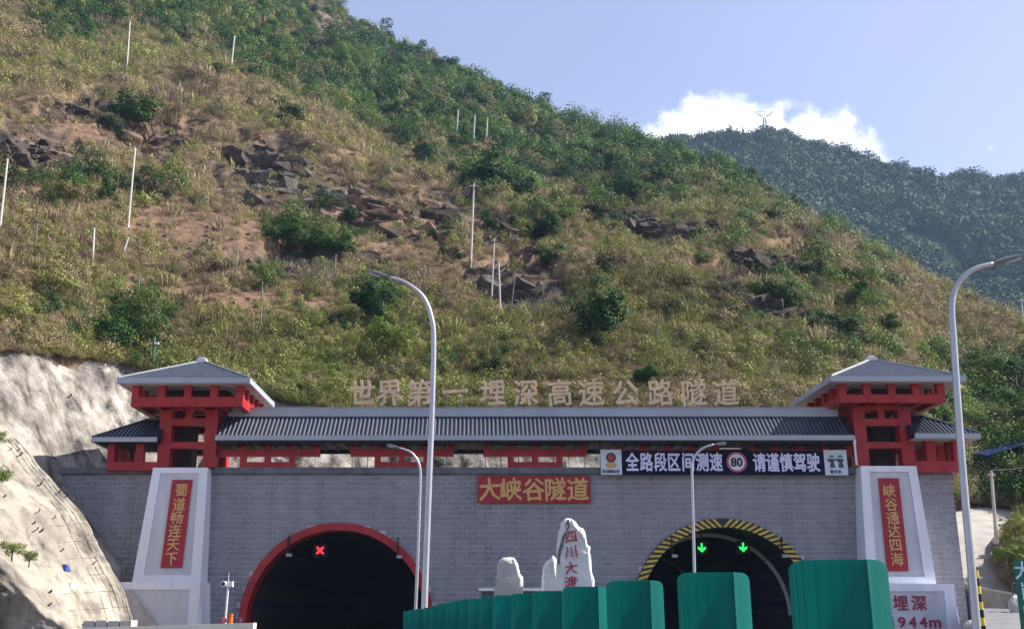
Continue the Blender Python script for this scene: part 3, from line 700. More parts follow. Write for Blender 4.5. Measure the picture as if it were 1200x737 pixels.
        for k in range(1, n):
            x = xa + sx * k * w / n; tt = min(abs(x - xa) / 2.6, 1); y2 = yy + (ym - yy) * tt; z2 = base + 1.45 * tt
            mb.hexa([(x - .06, yy, base + .005), (x + .06, yy, base + .005), (x + .06, y2, z2 + .005), (x - .06, y2, z2 + .005), (x - .05, yy, base + .075), (x + .05, yy, base + .075), (x + .05, y2, z2 + .075), (x - .05, y2, z2 + .075)])
        mb.tube([(xa, yy, base + .05), (xr, ym, rz + .08)], .09, 6); mb.tube([(xr, ym, rz + .08), (xb, ym, rz + .08)], .09, 6)
        part('roof_tiles', mb, TILER, rs)['kind'] = 'stuff'
        x_0, x_1 = min(xa, xb), max(xa, xb); zf = at(600, pyb, yy).z
        mb = MB(); mb.box(x_0, x_1, yy - .08, yy + .06, zf, base + .04); xe = xa; mb.box(xe - .06, xe + .06, yy + .06, yb, zf, base + .04); part('fascia', mb, FASCIA, t)
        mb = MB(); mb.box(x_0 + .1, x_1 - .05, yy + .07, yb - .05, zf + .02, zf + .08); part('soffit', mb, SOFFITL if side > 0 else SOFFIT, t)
        Yf = 65.3; mb = MB()
        if side < 0: ps = [(126, 134), (159, 168)]; lo, hi, xL, xR = 551, 541, 125.5, 183
        else: ps = [(1086, 1097), (1118, 1126)]; lo, hi, xL, xR = 553, 540, 1072, 1126
        for (pa, pb) in ps: mb.box(X(pa, 530, Yf), X(pb, 530, Yf), Yf, Yf + .45, at(600, hi, Yf).z, zf + .05)
        mb.box(X(xL, 545, Yf), X(xR, 545, Yf), Yf - .004, Yf + .45, at(600, lo, Yf).z, at(600, hi, Yf).z)
        fr = part('lattice', mb, RED, t)
        mb = MB(); xo = X(125.5, 545, Yf) if side < 0 else X(1126, 545, Yf); s2 = .5 * sx
        for k in range(3): yq = Yf + .5 + k * 1.5; mb.box(min(xo, xo + s2), max(xo, xo + s2), yq, yq + .45, at(600, hi, Yf).z, zf + .05)
        mb.box(min(xo, xo + s2), max(xo, xo + s2), Yf + .45, Yf + 4.3, at(600, lo, Yf).z, at(600, hi, Yf).z)
        yq = Yf + 3.9
        mb.box(min(xo + s2, xb), max(xo + s2, xb), yq, yq + .4, at(600, lo, Yf).z, at(600, hi, Yf).z + .2)
        if side > 0:
            for pa in (1100, 1112, 1120): mb.box(X(pa, 530, Yf), X(pa, 530, Yf) + .28, yq - .6, yq, at(600, hi, Yf).z, zf + .05)
            mb.box(X(1098, 530, Yf), X(1119, 530, Yf), yq - .9, yq - .6, at(600, hi, Yf).z, zf)
        part('rear_frame', mb, RED, t)
roofs()

def tower(side):
    s = -1 if side < 0 else 1
    Yr = 63.2
    if s < 0: exl, exr, pye, pyf = 138.5, 292, 443.5, 449
    else: exl, exr, pye, pyf = 974.4, 1131, 441.5, 447
    ze, zf = Z(pye, Yr), Z(pyf, Yr); xl, xr = X(exl, 446, Yr), X(exr, 446, Yr); W = xr - xl; cx = (xl + xr) / 2; cy = Yr + W / 2
    ax, _ = ray(232 if s < 0 else 1021, 425)
    zap = CAM_Z + ray(560, 424 if s < 0 else 422)[1] * cy
    nm = 'left' if s < 0 else 'right'
    t = thing('gate_tower', (cx, cy, ZTOP), 'red gate tower with grey hip roof standing at the %s end of the portal' % nm, 'tower', 'red gate towers on the portal')
    C = [(xl, Yr), (xr, Yr), (xr, Yr + W), (xl, Yr + W)]; ap = (cx, cy, zap)
    mb = MB()
    for k in range(4): a, b = C[k], C[(k + 1) % 4]; mb.tri((a[0], a[1], ze), (b[0], b[1], ze), ap)
    mb.quad(*[(x, y, ze - .004) for x, y in C[::-1]])
    roof = part('hip_roof', mb, TILE, t)
    mb = MB(); n = int(W / .19); hh = W / 2; H = zap - ze
    def rib(ax_, ay_, bx, by, tz):
        px_, py_ = (-(by - ay_), bx - ax_); l = math.hypot(px_, py_); px_, py_ = px_ / l * .05, py_ / l * .05
        z0, z1 = ze + .004, tz + .004
        mb.hexa([(ax_ - px_, ay_ - py_, z0), (ax_ + px_, ay_ + py_, z0), (bx + px_, by + py_, z1), (bx - px_, by - py_, z1), (ax_ - px_, ay_ - py_, z0 + .07), (ax_ + px_, ay_ + py_, z0 + .07), (bx + px_, by + py_, z1 + .07), (bx - px_, by - py_, z1 + .07)])
    for k in range(1, n):
        d = k * W / n; q = min(d, W - d); u = q / hh
        rib(xl + d, Yr, xl + d, Yr + q, ze + H * u); rib(xl, Yr + d, xl + q, Yr + d, ze + H * u); rib(xr, Yr + d, xr - q, Yr + d, ze + H * u)
    part('roof_tiles', mb, TILER, roof)['kind'] = 'stuff'
    mb = MB()
    for k in range(4): mb.tube([(C[k][0], C[k][1], ze + .06), (cx, cy, zap + .06)], .085, 6)
    part('hip_ridge', mb, mat('hip_ridge_tile', (.20, .22, .26), .5, .1), roof)
    mb = MB(); mb.box(cx - .30, cx + .30, cy - .30, cy + .30, zap - .10, zap + .16); mb.box(cx - .2, cx + .2, cy - .2, cy + .2, zap + .16, zap + .26); part('finial', mb, mat('pale_finial', (.66, .66, .64), .5, .05), roof)
    mb = MB(); e = .07
    mb.box(xl - e, xr + e, Yr - e, Yr + e, zf, ze + .05); mb.box(xl - e, xr + e, Yr + W - e, Yr + W + e, zf, ze + .05); mb.box(xl - e, xl + e, Yr + e, Yr + W - e, zf, ze + .05); mb.box(xr - e, xr + e, Yr + e, Yr + W - e, zf, ze + .05)
    part('fascia', mb, FASCIA, t)
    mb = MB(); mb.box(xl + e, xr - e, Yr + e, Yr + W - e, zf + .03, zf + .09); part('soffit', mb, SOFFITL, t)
    # crown: square ring beam on posts
    Yc = 63.95
    if s < 0: cl, cr = X(153.5, 470, Yc), X(284.5, 470, Yc)
    else: cl, cr = X(984.5, 470, Yc), X(1108.5, 470, Yc)
    z0, z1 = Z(476 if s < 0 else 471.5, Yc), Z(465 if s < 0 else 462, Yc); Wc = cr - cl; th = .42; yb = Yc + (2 * (cy - Yc))
    mb = MB(); mb.box(cl, cr, Yc, Yc + th, z0, z1); mb.box(cl, cr, yb - th, yb, z0, z1); mb.box(cl + .002, cl + th, Yc + th, yb - th, z0, z1); mb.box(cr - th, cr - .002, Yc + th, yb - th, z0, z1)
    # joists under the crown
    for k in range(1, 5): xx = cl + Wc * k / 5; mb.box(xx - .18, xx + .18, Yc + th, yb - th, z0 + .04, z0 + .34)
    mb.box(cl + th, cr - th, (Yc + yb) / 2 - .2, (Yc + yb) / 2 + .2, z0 + .05, z0 + .33)
    part('crown_beam', mb, RED, t)
    for k in range(5):
        w = .44; xx = cl + (Wc - w) * k / 4
        mb = MB(); mb.box(xx, xx + w, Yc + .01, Yc + .43, z1, zf + .04); part('crown_post', mb, RED, t)
        mb = MB(); mb.box(xx, xx + w, yb - .43, yb - .01, z1, zf + .04); part('crown_post', mb, RED, t)
        if 0 < k < 5 and k < 4:
            yy = Yc + (yb - Yc - w) * k / 4
            for xx2 in (cl + .01, cr - .43): mb = MB(); mb.box(xx2, xx2 + .42, yy, yy + w, z1, zf + .04); part('crown_post', mb, RED, t)
    # inner screen of the crown, interior shade put into its dark colour
    mb = MB(); mb.box(cl + 1.3, cr - 1.3, Yc + 1.5, yb - 1.5, z1 - .1, zf + .02); part('inner_screen', mb, mat('shaded_interior', (.035, .02, .02), .8, .2), t)
    # column block
    Yk = 65.35; DK = 2 * (cy - Yk)
    if s < 0: L0, L1, R0, R1 = 186, 200.5, 239.5, 254
    else: L0, L1, R0, R1 = 1002, 1016, 1055, 1069.5
    k0, k1, k2, k3 = (X(q, 510, Yk) for q in (L0, L1, R0, R1)); zt = z0 + .05; cw = k1 - k0
    for (a, b) in ((k0, k1), (k2, k3)):
        for y in (Yk, Yk + DK - cw): mb = MB(); mb.box(a, b, y, y + cw, ZTOP, zt); part('column', mb, RED, t)
    def beams(pya, pyb, y, w=.5):
        mb = MB(); za, zb = Z(pyb, Yk), Z(pya, Yk)
        mb.box(k1, k2, y + .03, y + w, za, zb); mb.box(k1, k2, y + DK - w, y + DK - .03, za, zb)
        mb.box(k0 + .03, k0 + w, y + cw, y + DK - cw, za, zb); mb.box(k3 - w, k3 - .03, y + cw, y + DK - cw, za, zb); part('cross_beam', mb, RED, t)
    beams(490, 498.5, Yk); beams(517.5, 525, Yk)
    beams(474, 480.5, Yk)
    mb = MB(); xm = (k1 + k2) / 2; mb.box(xm - .2, xm + .2, Yk + .03, Yk + .43, Z(490, Yk), Z(480.5, Yk)); part('strut', mb, RED, t)
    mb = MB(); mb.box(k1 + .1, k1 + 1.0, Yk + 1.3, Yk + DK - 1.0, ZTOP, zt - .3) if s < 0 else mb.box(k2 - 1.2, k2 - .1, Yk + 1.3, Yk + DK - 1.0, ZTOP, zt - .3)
    part('inner_wall', mb, mat('shaded_interior', (.035, .02, .02)), t)  # tower's interior shade is put into the dark colour here too
tower(-1); tower(1)

# ------------------------------------------------------------------ battered white pillars with couplet panels
def pillar(side):
    s = side
    if s < 0: T, B, PT, PB = (180, 243.8), (155.3, 235.5), 548, 682; pw = (142, 236.5); lab = 'white battered pillar left of the red arch carrying a red vertical panel'
    else: T, B, PT, PB = (1008, 1073), (1016, 1096.5), 546, 684; pw = (1022, 1116); lab = 'white battered pillar right of the striped arch carrying a red vertical panel'
    yt, yb = 65.0, 64.4
    z1, z0 = at(600, PT, yt).z, at(600, PB, yb).z
    tl, tr = at(T[0], PT, yt).x, at(T[1], PT, yt).x; bl, br = at(B[0], PB, yb).x, at(B[1], PB, yb).x
    t = thing('gate_pillar', ((bl + br) / 2, 65.2, 0), lab, 'pillar', 'white pillars under the gate towers')
    mb = MB(); mb.hexa([(bl, yb, z0), (br, yb, z0), (br, YW - .03, z0), (bl, YW - .03, z0), (tl, yt, z1), (tr, yt, z1), (tr, YW - .03, z1), (tl, YW - .03, z1)])
    part('shaft', mb, STONEW, t)
    def lerp(f, g, out=.0):               # point on the face: f across 0..1, g up 0..1
        xa, xb = bl + (tl - bl) * g, br + (tr - br) * g
        return Vector((xa + (xb - xa) * f, yb + (yt - yb) * g - out, z0 + (z1 - z0) * g))
    def slab(name, f0, f1, g0, g1, o0, o1, m):
        mb = MB(); P = [lerp(f0, g0, o1), lerp(f1, g0, o1), lerp(f1, g0, o0), lerp(f0, g0, o0), lerp(f0, g1, o1), lerp(f1, g1, o1), lerp(f1, g1, o0), lerp(f0, g1, o0)]
        mb.hexa(P); return part(name, mb, m, t)
    # raised frame round a recessed grey panel
    fw = .15; gh = .06
    for f0, f1, g0, g1 in ((0, fw, 0, 1), (1 - fw, 1, 0, 1), (fw, 1 - fw, 0, gh), (fw, 1 - fw, 1 - .05, 1)): slab('frame', f0, f1, g0, g1, .002, .10, STONEW)
    slab('recessed_panel', fw, 1 - fw, gh, 1 - .05, .004, .02, STONEP)
    # pedestal
    pl, pr = at(pw[0], PB, 63.9).x, at(pw[1], PB, 63.9).x; yp = 63.9
    mb = MB(); bx = .18 if s > 0 else 0
    mb.hexa([(pl - .1, yp - .15, 0), (pr + .2, yp - .15, 0), (pr + .2, YW - .03, 0), (pl - .1, YW - .03, 0), (pl, yp, z0), (pr, yp, z0), (pr, YW - .03, z0), (pl, YW - .03, z0)])
    part('pedestal', mb, STONEW, t)
    mb = MB(); i = .62
    zt_ = z0 - .42
    mb.box(pl + .002, pl + i, yp - .22, yp - .1, 0, z0 - .004); mb.box(pr - i, pr - .002, yp - .22, yp - .1, 0, z0 - .004); mb.box(pl + i, pr - i, yp - .22, yp - .1, zt_, z0 - .004); part('frame', mb, STONEW, t)
    mb = MB(); mb.box(pl + i, pr - i, yp - .16, yp - .10, 0, zt_); part('recessed_panel', mb, STONEP, t)
    return lerp, (tl, tr, bl, br, z0, z1, yt, yb), t, yp
def couplet(side, quad, chars, txt, lab):
    lerp, dims, t, yp = pillar(side)
    (tl, tr, bl, br, z0, z1, yt, yb) = dims
    def face(px, py, out):
        Y = yt
        for _ in range(6): p = at(px, py, Y); g = (p.z - z0) / (z1 - z0); Y = yb + (yt - yb) * g - out
        return at(px, py, Y)
    c = face((quad[0][0] + quad[1][0] + quad[2][0] + quad[3][0]) / 4, 613, .1)
    b = thing('couplet_panel', face((quad[2][0] + quad[3][0]) / 2, quad[2][1], .1), lab, 'sign', 'red vertical couplet panels')
    P1 = [face(x, y, .12) for x, y in quad]; P0 = [p + Vector((0, .1, 0)) for p in P1]
    mb = MB(); mb.hexa([P1[3], P1[2], P0[2], P0[3], P1[0], P1[1], P0[1], P0[0]]); part('panel', mb, REDPANEL, b)
    tilt = -math.atan2(yt - yb, z1 - z0)
    for ch, (px, py) in zip(txt, chars): put_glyph(ch, face(px, py, .135), .70, .72, .05, .014, GOLD, b, 1, tilt=tilt)
    return t, yp
couplet(-1, [(202, 562), (225.3, 562), (213, 665), (188, 665)], [(212.4, 574), (210, 590.6), (207.6, 606), (205, 622), (203, 637.6), (200.8, 654)], '蜀道畅连天下', 'red vertical panel reading 蜀道畅连天下 on the left pillar')
tp, yp = couplet(1, [(1029.5, 560), (1053.3, 560), (1065, 669), (1040, 669)], [(1042, 574.8), (1044, 590.8), (1046, 606.8), (1047.6, 622), (1049.3, 638), (1051, 654.8)], '峡谷通达四海', 'red vertical panel reading 峡谷通达四海 on the right pillar')
CRIMSON = mat('crimson_lettering', (.30, .012, .06), .5, .05)
dt = thing('depth_inscription', at(1068, 735, yp - .2), 'crimson inscription 埋深 1944m on the right pedestal', 'inscription')
for ch, px in zip('埋深', (1055.5, 1077)): put_glyph(ch, at(px, 706, yp - .19), .80, .80, .04, .018, CRIMSON, dt)
for ch, px in zip('1944m', (1045, 1057, 1069.5, 1082, 1096)): put_glyph(ch, at(px, 728.5, yp - .19), .44 if ch != '1' else .22, .60 if ch != 'm' else .5, .04, .016, CRIMSON, dt) if ch != 'm' else put_glyph(ch, at(px, 730.5, yp - .19), .66, .44, .04, .016, CRIMSON, dt)
# sloping kerb at the foot of the left pedestal
mb = MB(); Pq = [at(x, y, 63.4) for x, y in ((140, 690), (152, 690), (187, 739), (163, 739))]; mb.hexa([Pq[3], Pq[2], Pq[2] + Vector((0, .5, 0)), Pq[3] + Vector((0, .5, 0)), Pq[0], Pq[1], Pq[1] + Vector((0, .5, 0)), Pq[0] + Vector((0, .5, 0))])
tag(part('sloping_kerb', mb, CONC), 'grey sloping concrete kerb against the left pedestal', 'kerb')

# ------------------------------------------------------------------ signs
def main_plaque():
    Y = 65.75; t = thing('tunnel_name_sign', at(625.5, 588, Y), 'red name board reading 大峡谷隧道 in gold between the arches', 'sign')
    a, b = at(561, 588, Y), at(690.5, 558.5, Y); mb = MB(); mb.box(a.x, b.x, Y, Y + .2, a.z, b.z); part('panel', mb, REDPANEL, t)
    mb = MB(); e = .05; mb.box(a.x - e, b.x + e, Y - .03, Y + .19, b.z, b.z + e); mb.box(a.x - e, b.x + e, Y - .03, Y + .19, a.z - e, a.z); mb.box(a.x - e, a.x, Y - .03, Y + .19, a.z, b.z); mb.box(b.x, b.x + e, Y - .03, Y + .19, a.z, b.z); part('frame', mb, RED, t)
    for ch, px in zip('大峡谷隧道', (573.5, 599, 625.6, 651, 677)): put_glyph(ch, at(px, 573, Y - .03), 1.22, 1.28, .05, .020, GOLD, t, 1)
main_plaque()

def banner():
    Y = 65.45; navy = mat('navy_screen', (.006, .007, .032), .7, .15, spec=.1); led = mat('pale_lavender_letters', (.50, .50, .72), .5, .03, emit=.06); pan = mat('pale_panel', (.60, .66, .76), .5, .04)
    t = thing('speed_banner', at(847, 556, Y), 'long navy banner reading 全路段区间测速80请谨慎驾驶 under the eave', 'banner')
    def slab(x0, x1, y0, y1, m, nm, o=0, par=None):
        a, b = at(x0, y1, Y - o), at(x1, y0, Y - o); mb = MB(); mb.box(a.x, b.x, Y - o, Y - o + .10, a.z, b.z); return part(nm, mb, m, par or t)
    slab(728.3, 967.2, 528, 556, navy, 'panel')
    e1 = slab(704.5, 728, 526.5, 556, pan, 'end_panel', .02); e2 = slab(967.5, 991.5, 527, 556.5, pan, 'end_panel', .02)
    for ch, px in zip('全路段区间测速', (741, 757.6, 773.8, 790, 806.3, 822.8, 839.2)): put_glyph(ch, at(px, 541, Y - .04), .72, 1.05, .04, .024, led, t)
    for ch, px in zip('请谨慎驾驶', (890, 905.5, 921.5, 937, 953)): put_glyph(ch, at(px, 541.5, Y - .04), .72, 1.05, .04, .024, led, t)
    c = at(863.3, 541.3, Y - .03)
    def disc(r0, r1, y, n=32):
        mb = MB()
        for k in range(n):
            a, b = 2 * math.pi * k / n, 2 * math.pi * (k + 1) / n
            mb.hexa([(c.x + r0 * math.cos(a), y, c.z + r0 * math.sin(a)), (c.x + r1 * math.cos(a), y, c.z + r1 * math.sin(a)), (c.x + r1 * math.cos(a), y + .03, c.z + r1 * math.sin(a)), (c.x + r0 * math.cos(a), y + .03, c.z + r0 * math.sin(a)),
                     (c.x + r0 * math.cos(b), y, c.z + r0 * math.sin(b)), (c.x + r1 * math.cos(b), y, c.z + r1 * math.sin(b)), (c.x + r1 * math.cos(b), y + .03, c.z + r1 * math.sin(b)), (c.x + r0 * math.cos(b), y + .03, c.z + r0 * math.sin(b))])
        return mb
    d = part('speed_disc', disc(.0, .60, Y - .04), mat('disc_white', (.72, .72, .80), .5, .03), t)
    part('red_ring', disc(.50, .63, Y - .055), mat('ring_red', (.42, .08, .15), .5, .05), d)
    put_glyph('80', at(863.3, 541.3, Y - .06), .74, .58, .03, .03, BLACK, d, name='number')
    # police badge panel: dark round crest over a gold base with a line of small characters
    c = at(716, 536, Y - .03)
    b_ = part('emblem', disc(0, .30, Y - .05, 20), mat('crest_dark', (.05, .03, .06), .5, .1), e1)
    part('emblem_centre', disc(0, .19, Y - .07, 16), mat('crest_red', (.45, .05, .04), .5, .1), e1)
    mb = MB(); mb.box(c.x - .26, c.x + .26, Y - .05, Y - .03, c.z - .62, c.z - .30); mb.box(c.x - .34, c.x + .34, Y - .06, Y - .03, c.z - .50, c.z - .40); part('emblem_base', mb, mat('crest_gold', (.55, .36, .10), .5, .1), e1)
    for k, ch in enumerate('四川高速公安'): put_glyph(ch, at(707.5 + k * 3.4, 552, Y - .04), .17, .20, .02, .02, mat('small_dark_text', (.06, .07, .10)), e1)
    # two cartoon figures with caps, arms stretched out
    dk = mat('small_dark_text', (.06, .07, .10)); tl_ = mat('cap_teal', (.14, .27, .30), .6, .1)
    for dx in (-5, 5):
        p = at(979.5 + dx, 540, Y - .03); mb = MB(); yy = (Y - .05, Y - .03)
        mb.prism([(p.x - .26, p.z + .14), (p.x + .22, p.z + .12), (p.x + .22, p.z + .02), (p.x + .12, p.z - .05), (p.x + .20, p.z - .40), (p.x - .14, p.z - .40), (p.x - .06, p.z - .1), (p.x - .26, p.z + .05)][::-1], *yy); part('figure', mb, dk, e2)
        mb = MB(); mb.prism([(p.x - .13, p.z + .20), (p.x + .13, p.z + .20), (p.x + .20, p.z + .29), (p.x + .06, p.z + .38), (p.x - .12, p.z + .34)][::-1], *yy); part('cap', mb, tl_, e2)
    for k, ch in enumerate('警交安'): put_glyph(ch, at(975 + k * 4.6, 552.5, Y - .04), .20, .20, .02, .02, dk, e2)
    mb = MB(); a = at(843, 525.5, Y); b = at(868, 525.5, Y); mb.box(a.x, b.x, Y - .02, Y + .02, a.z - .04, a.z + .04); part('tube_lamp', mb, WHITEPAINT, t)
banner()

# raised characters on the ridge
TAN = mat('tan_lettering', (.76, .56, .37), .6, .10, 1.5); STEEL = mat('thin_steel', (.22, .23, .24), .5, .1, metal=.3)
def ridge_letters():
    Y = 68.9
    ordn = ['first, nearest the left tower,', 'second', 'third, cut by the tall lamp pole,', 'fourth, a single bar,', 'fifth', 'sixth', 'seventh', 'eighth', 'ninth', 'tenth', 'eleventh', 'twelfth and last']
    for ki, (ch, px) in enumerate(zip('世界第一埋深高速公路隧道', (424, 456.5, 491, 533, 577.5, 616, 656, 692.5, 733, 774, 813.5, 850))):
        p = at(px, 460 if ch != '一' else 458.5, Y)
        w = 1.52
        t = thing('ridge_character', (p.x, Y, p.z - .9), 'tan ridge character %s, %s of the twelve from the left' % (ch, ordn[ki].rstrip(',')), 'sign character', 'raised characters of the tunnel title on the ridge')
        put_glyph(ch, p, w, 1.62 if ch != '一' else 1.5, .18, .013, TAN, t, 1)
        mb = MB()
        for dx in (-.5, .5): mb.box(p.x + dx - .025, p.x + dx + .025, Y + .09, Y + .14, ZTOP - .4, p.z + (.3 if ch != '一' else 0))
        mb.box(p.x - .7, p.x + .7, Y + .09, Y + .14, p.z - .12, p.z - .06); part('support_post', mb, STEEL, t)
ridge_letters()

# ------------------------------------------------------------------ street lamps
GALV = mat('galvanised_pole', (.46, .47, .50), .35, .06, 1.5, .45, .5)
LAMPG = mat('lamp_casing', (.16, .17, .19), .4, .1, 2, .2)
def street_lamp(Y, path, head, r0, r1, label):
    pts = [at(px, py, Y) for px, py in path]; b = pts[0].copy(); d = (pts[0] - pts[1]).normalized(); g = b + d * (b.z / -d.z if d.z < 0 else 0)
    t = thing('street_lamp', (g.x, Y, 0), label, 'street lamp', 'street lamps along the approach')
    full = [Vector((g.x, Y, 0.0))] + pts; Ls = [0]
    for p, q in zip(full[:-1], full[1:]): Ls.append(Ls[-1] + (q - p).length)
    # smooth the bend with Catmull-Rom
    sm = []
    for k in range(len(full) - 1):
        p0, p1, p2, p3 = full[max(k - 1, 0)], full[k], full[k + 1], full[min(k + 2, len(full) - 1)]
        for j in range(5 if k else 1):
            u = j / (5 if k else 1); sm.append(.5 * ((2 * p1) + (-p0 + p2) * u + (2 * p0 - 5 * p1 + 4 * p2 - p3) * u * u + (-p0 + 3 * p1 - 3 * p2 + p3) * u ** 3))
    sm.append(full[-1]); rr = [r0 + (r1 - r0) * k / (len(sm) - 1) for k in range(len(sm))]
    mb = MB(); mb.tube(sm, rr, 14); part('pole', mb, GALV, t, True)
    mb = MB(); mb.tube([(g.x, Y, 0), (g.x, Y, .04)], r0 * 2.2, 12); mb.tube([(g.x, Y, .04), (g.x, Y, .35)], r0 * 1.25, 12); part('base_flange', mb, GALV, t)
    a, b2 = at(*head[0], Y), at(*head[1], Y); d = (b2 - a); L_ = d.length; d.normalize(); up = Vector((-d.z, 0, d.x)); up = up if up.z > 0 else -up
    mb = MB(); h = L_ * .085; w = L_ * .13
    rows = [(0, .35, .45), (.18, .75, .8), (.45, 1, 1), (.8, .8, .85), (1, .25, .4)]
    ring = []
    for (f, hh, ww) in rows:
        c = a + d * (L_ * f); ring.append([c - up * h * hh * .9 + Vector((0, -w * ww * .8, 0)), c - up * h * hh * .9 + Vector((0, w * ww * .8, 0)), c + up * h * hh * .5 + Vector((0, w * ww, 0)), c + up * h * hh + Vector((0, w * ww * .4, 0)), c + up * h * hh + Vector((0, -w * ww * .4, 0)), c + up * h * hh * .5 + Vector((0, -w * ww, 0))])
    i0 = len(mb.v)
    for r_ in ring: mb.v += [tuple(q) for q in r_]
    for k in range(len(ring) - 1):
        for j in range(6): A_ = i0 + k * 6 + j; B_ = i0 + k * 6 + (j + 1) % 6; mb.f.append((A_, B_, B_ + 6, A_ + 6)); mb.m.append(0)
    mb.f.append(tuple(i0 + j for j in range(6))); mb.m.append(0); mb.f.append(tuple(i0 + 6 * (len(ring) - 1) + j for j in range(6))[::-1]); mb.m.append(0)
    hd = part('lamp_head', mb, LAMPG, t)
    mb = MB(); c0, c1 = a + d * L_ * .42, a + d * L_ * .9; e = up * h * .96
    mb.hexa([c0 - e - up * .02 + Vector((0, -w * .5, 0)), c1 - e - up * .02 + Vector((0, -w * .5, 0)), c1 - e - up * .02 + Vector((0, w * .5, 0)), c0 - e - up * .02 + Vector((0, w * .5, 0)), c0 - e * .7 + Vector((0, -w * .5, 0)), c1 - e * .7 + Vector((0, -w * .5, 0)), c1 - e * .7 + Vector((0, w * .5, 0)), c0 - e * .7 + Vector((0, w * .5, 0))])
    part('lens', mb, mat('lamp_lens', (.55, .56, .55), .2, .02), hd)
    return t
street_lamp(32.7, [(497.3, 712), (503, 560), (506.3, 480), (508.2, 400), (505.5, 372), (497, 350), (484, 337), (470, 329), (457, 325.5)], [(458, 326), (431, 317.5)], .098, .056, 'tall thick street lamp in front of the red arch, arm curving left')
street_lamp(55, [(487, 712), (490, 640), (492.3, 570), (492.5, 552), (490, 541), (483, 531), (474, 526.5), (468, 524.8)], [(469, 525.2), (453.5, 520.6)], .085, .05, 'slim street lamp close left of the tall one, arm curving left')
street_lamp(55, [(814.5, 700), (812.5, 620), (810.8, 552), (812, 540), (817, 530.5), (826, 524), (836, 521)], [(835, 521.3), (851.5, 518.3)], .085, .05, 'slim street lamp in front of the striped arch, arm curving right')
street_lamp(31, [(1144.5, 737), (1137, 650), (1130, 575), (1123.5, 490), (1117.5, 400), (1115.3, 365), (1117, 346), (1124, 331), (1136, 319), (1150, 312.5), (1163, 309.5)], [(1162, 309.6), (1198, 299.5)], .118, .07, 'tall thick street lamp at the right of the portal, arm curving right')
def marker_post():
    Y = 31.6; a, b = at(1153.5, 742, Y), at(1143.5, 668, Y)
    t = thing('marker_post', (a.x, Y, 0), 'slender black and yellow striped marker post behind the right street lamp', 'marker post')
    d = (b - a); n = 8; mb = MB(); mb2 = MB(); lo = Vector((a.x + .02, Y, 0))
    mb.tube([lo, a], .065, 10)
    for k in range(n): (mb if k % 2 == 0 else mb2).tube([a + d * (k / n), a + d * ((k + 1) / n)], .068, 10)
    part('black_band', mb, BLACK, t); part('yellow_band', mb2, mat('bright_yellow', (.75, .58, .05), .5, .05), t)
marker_post()

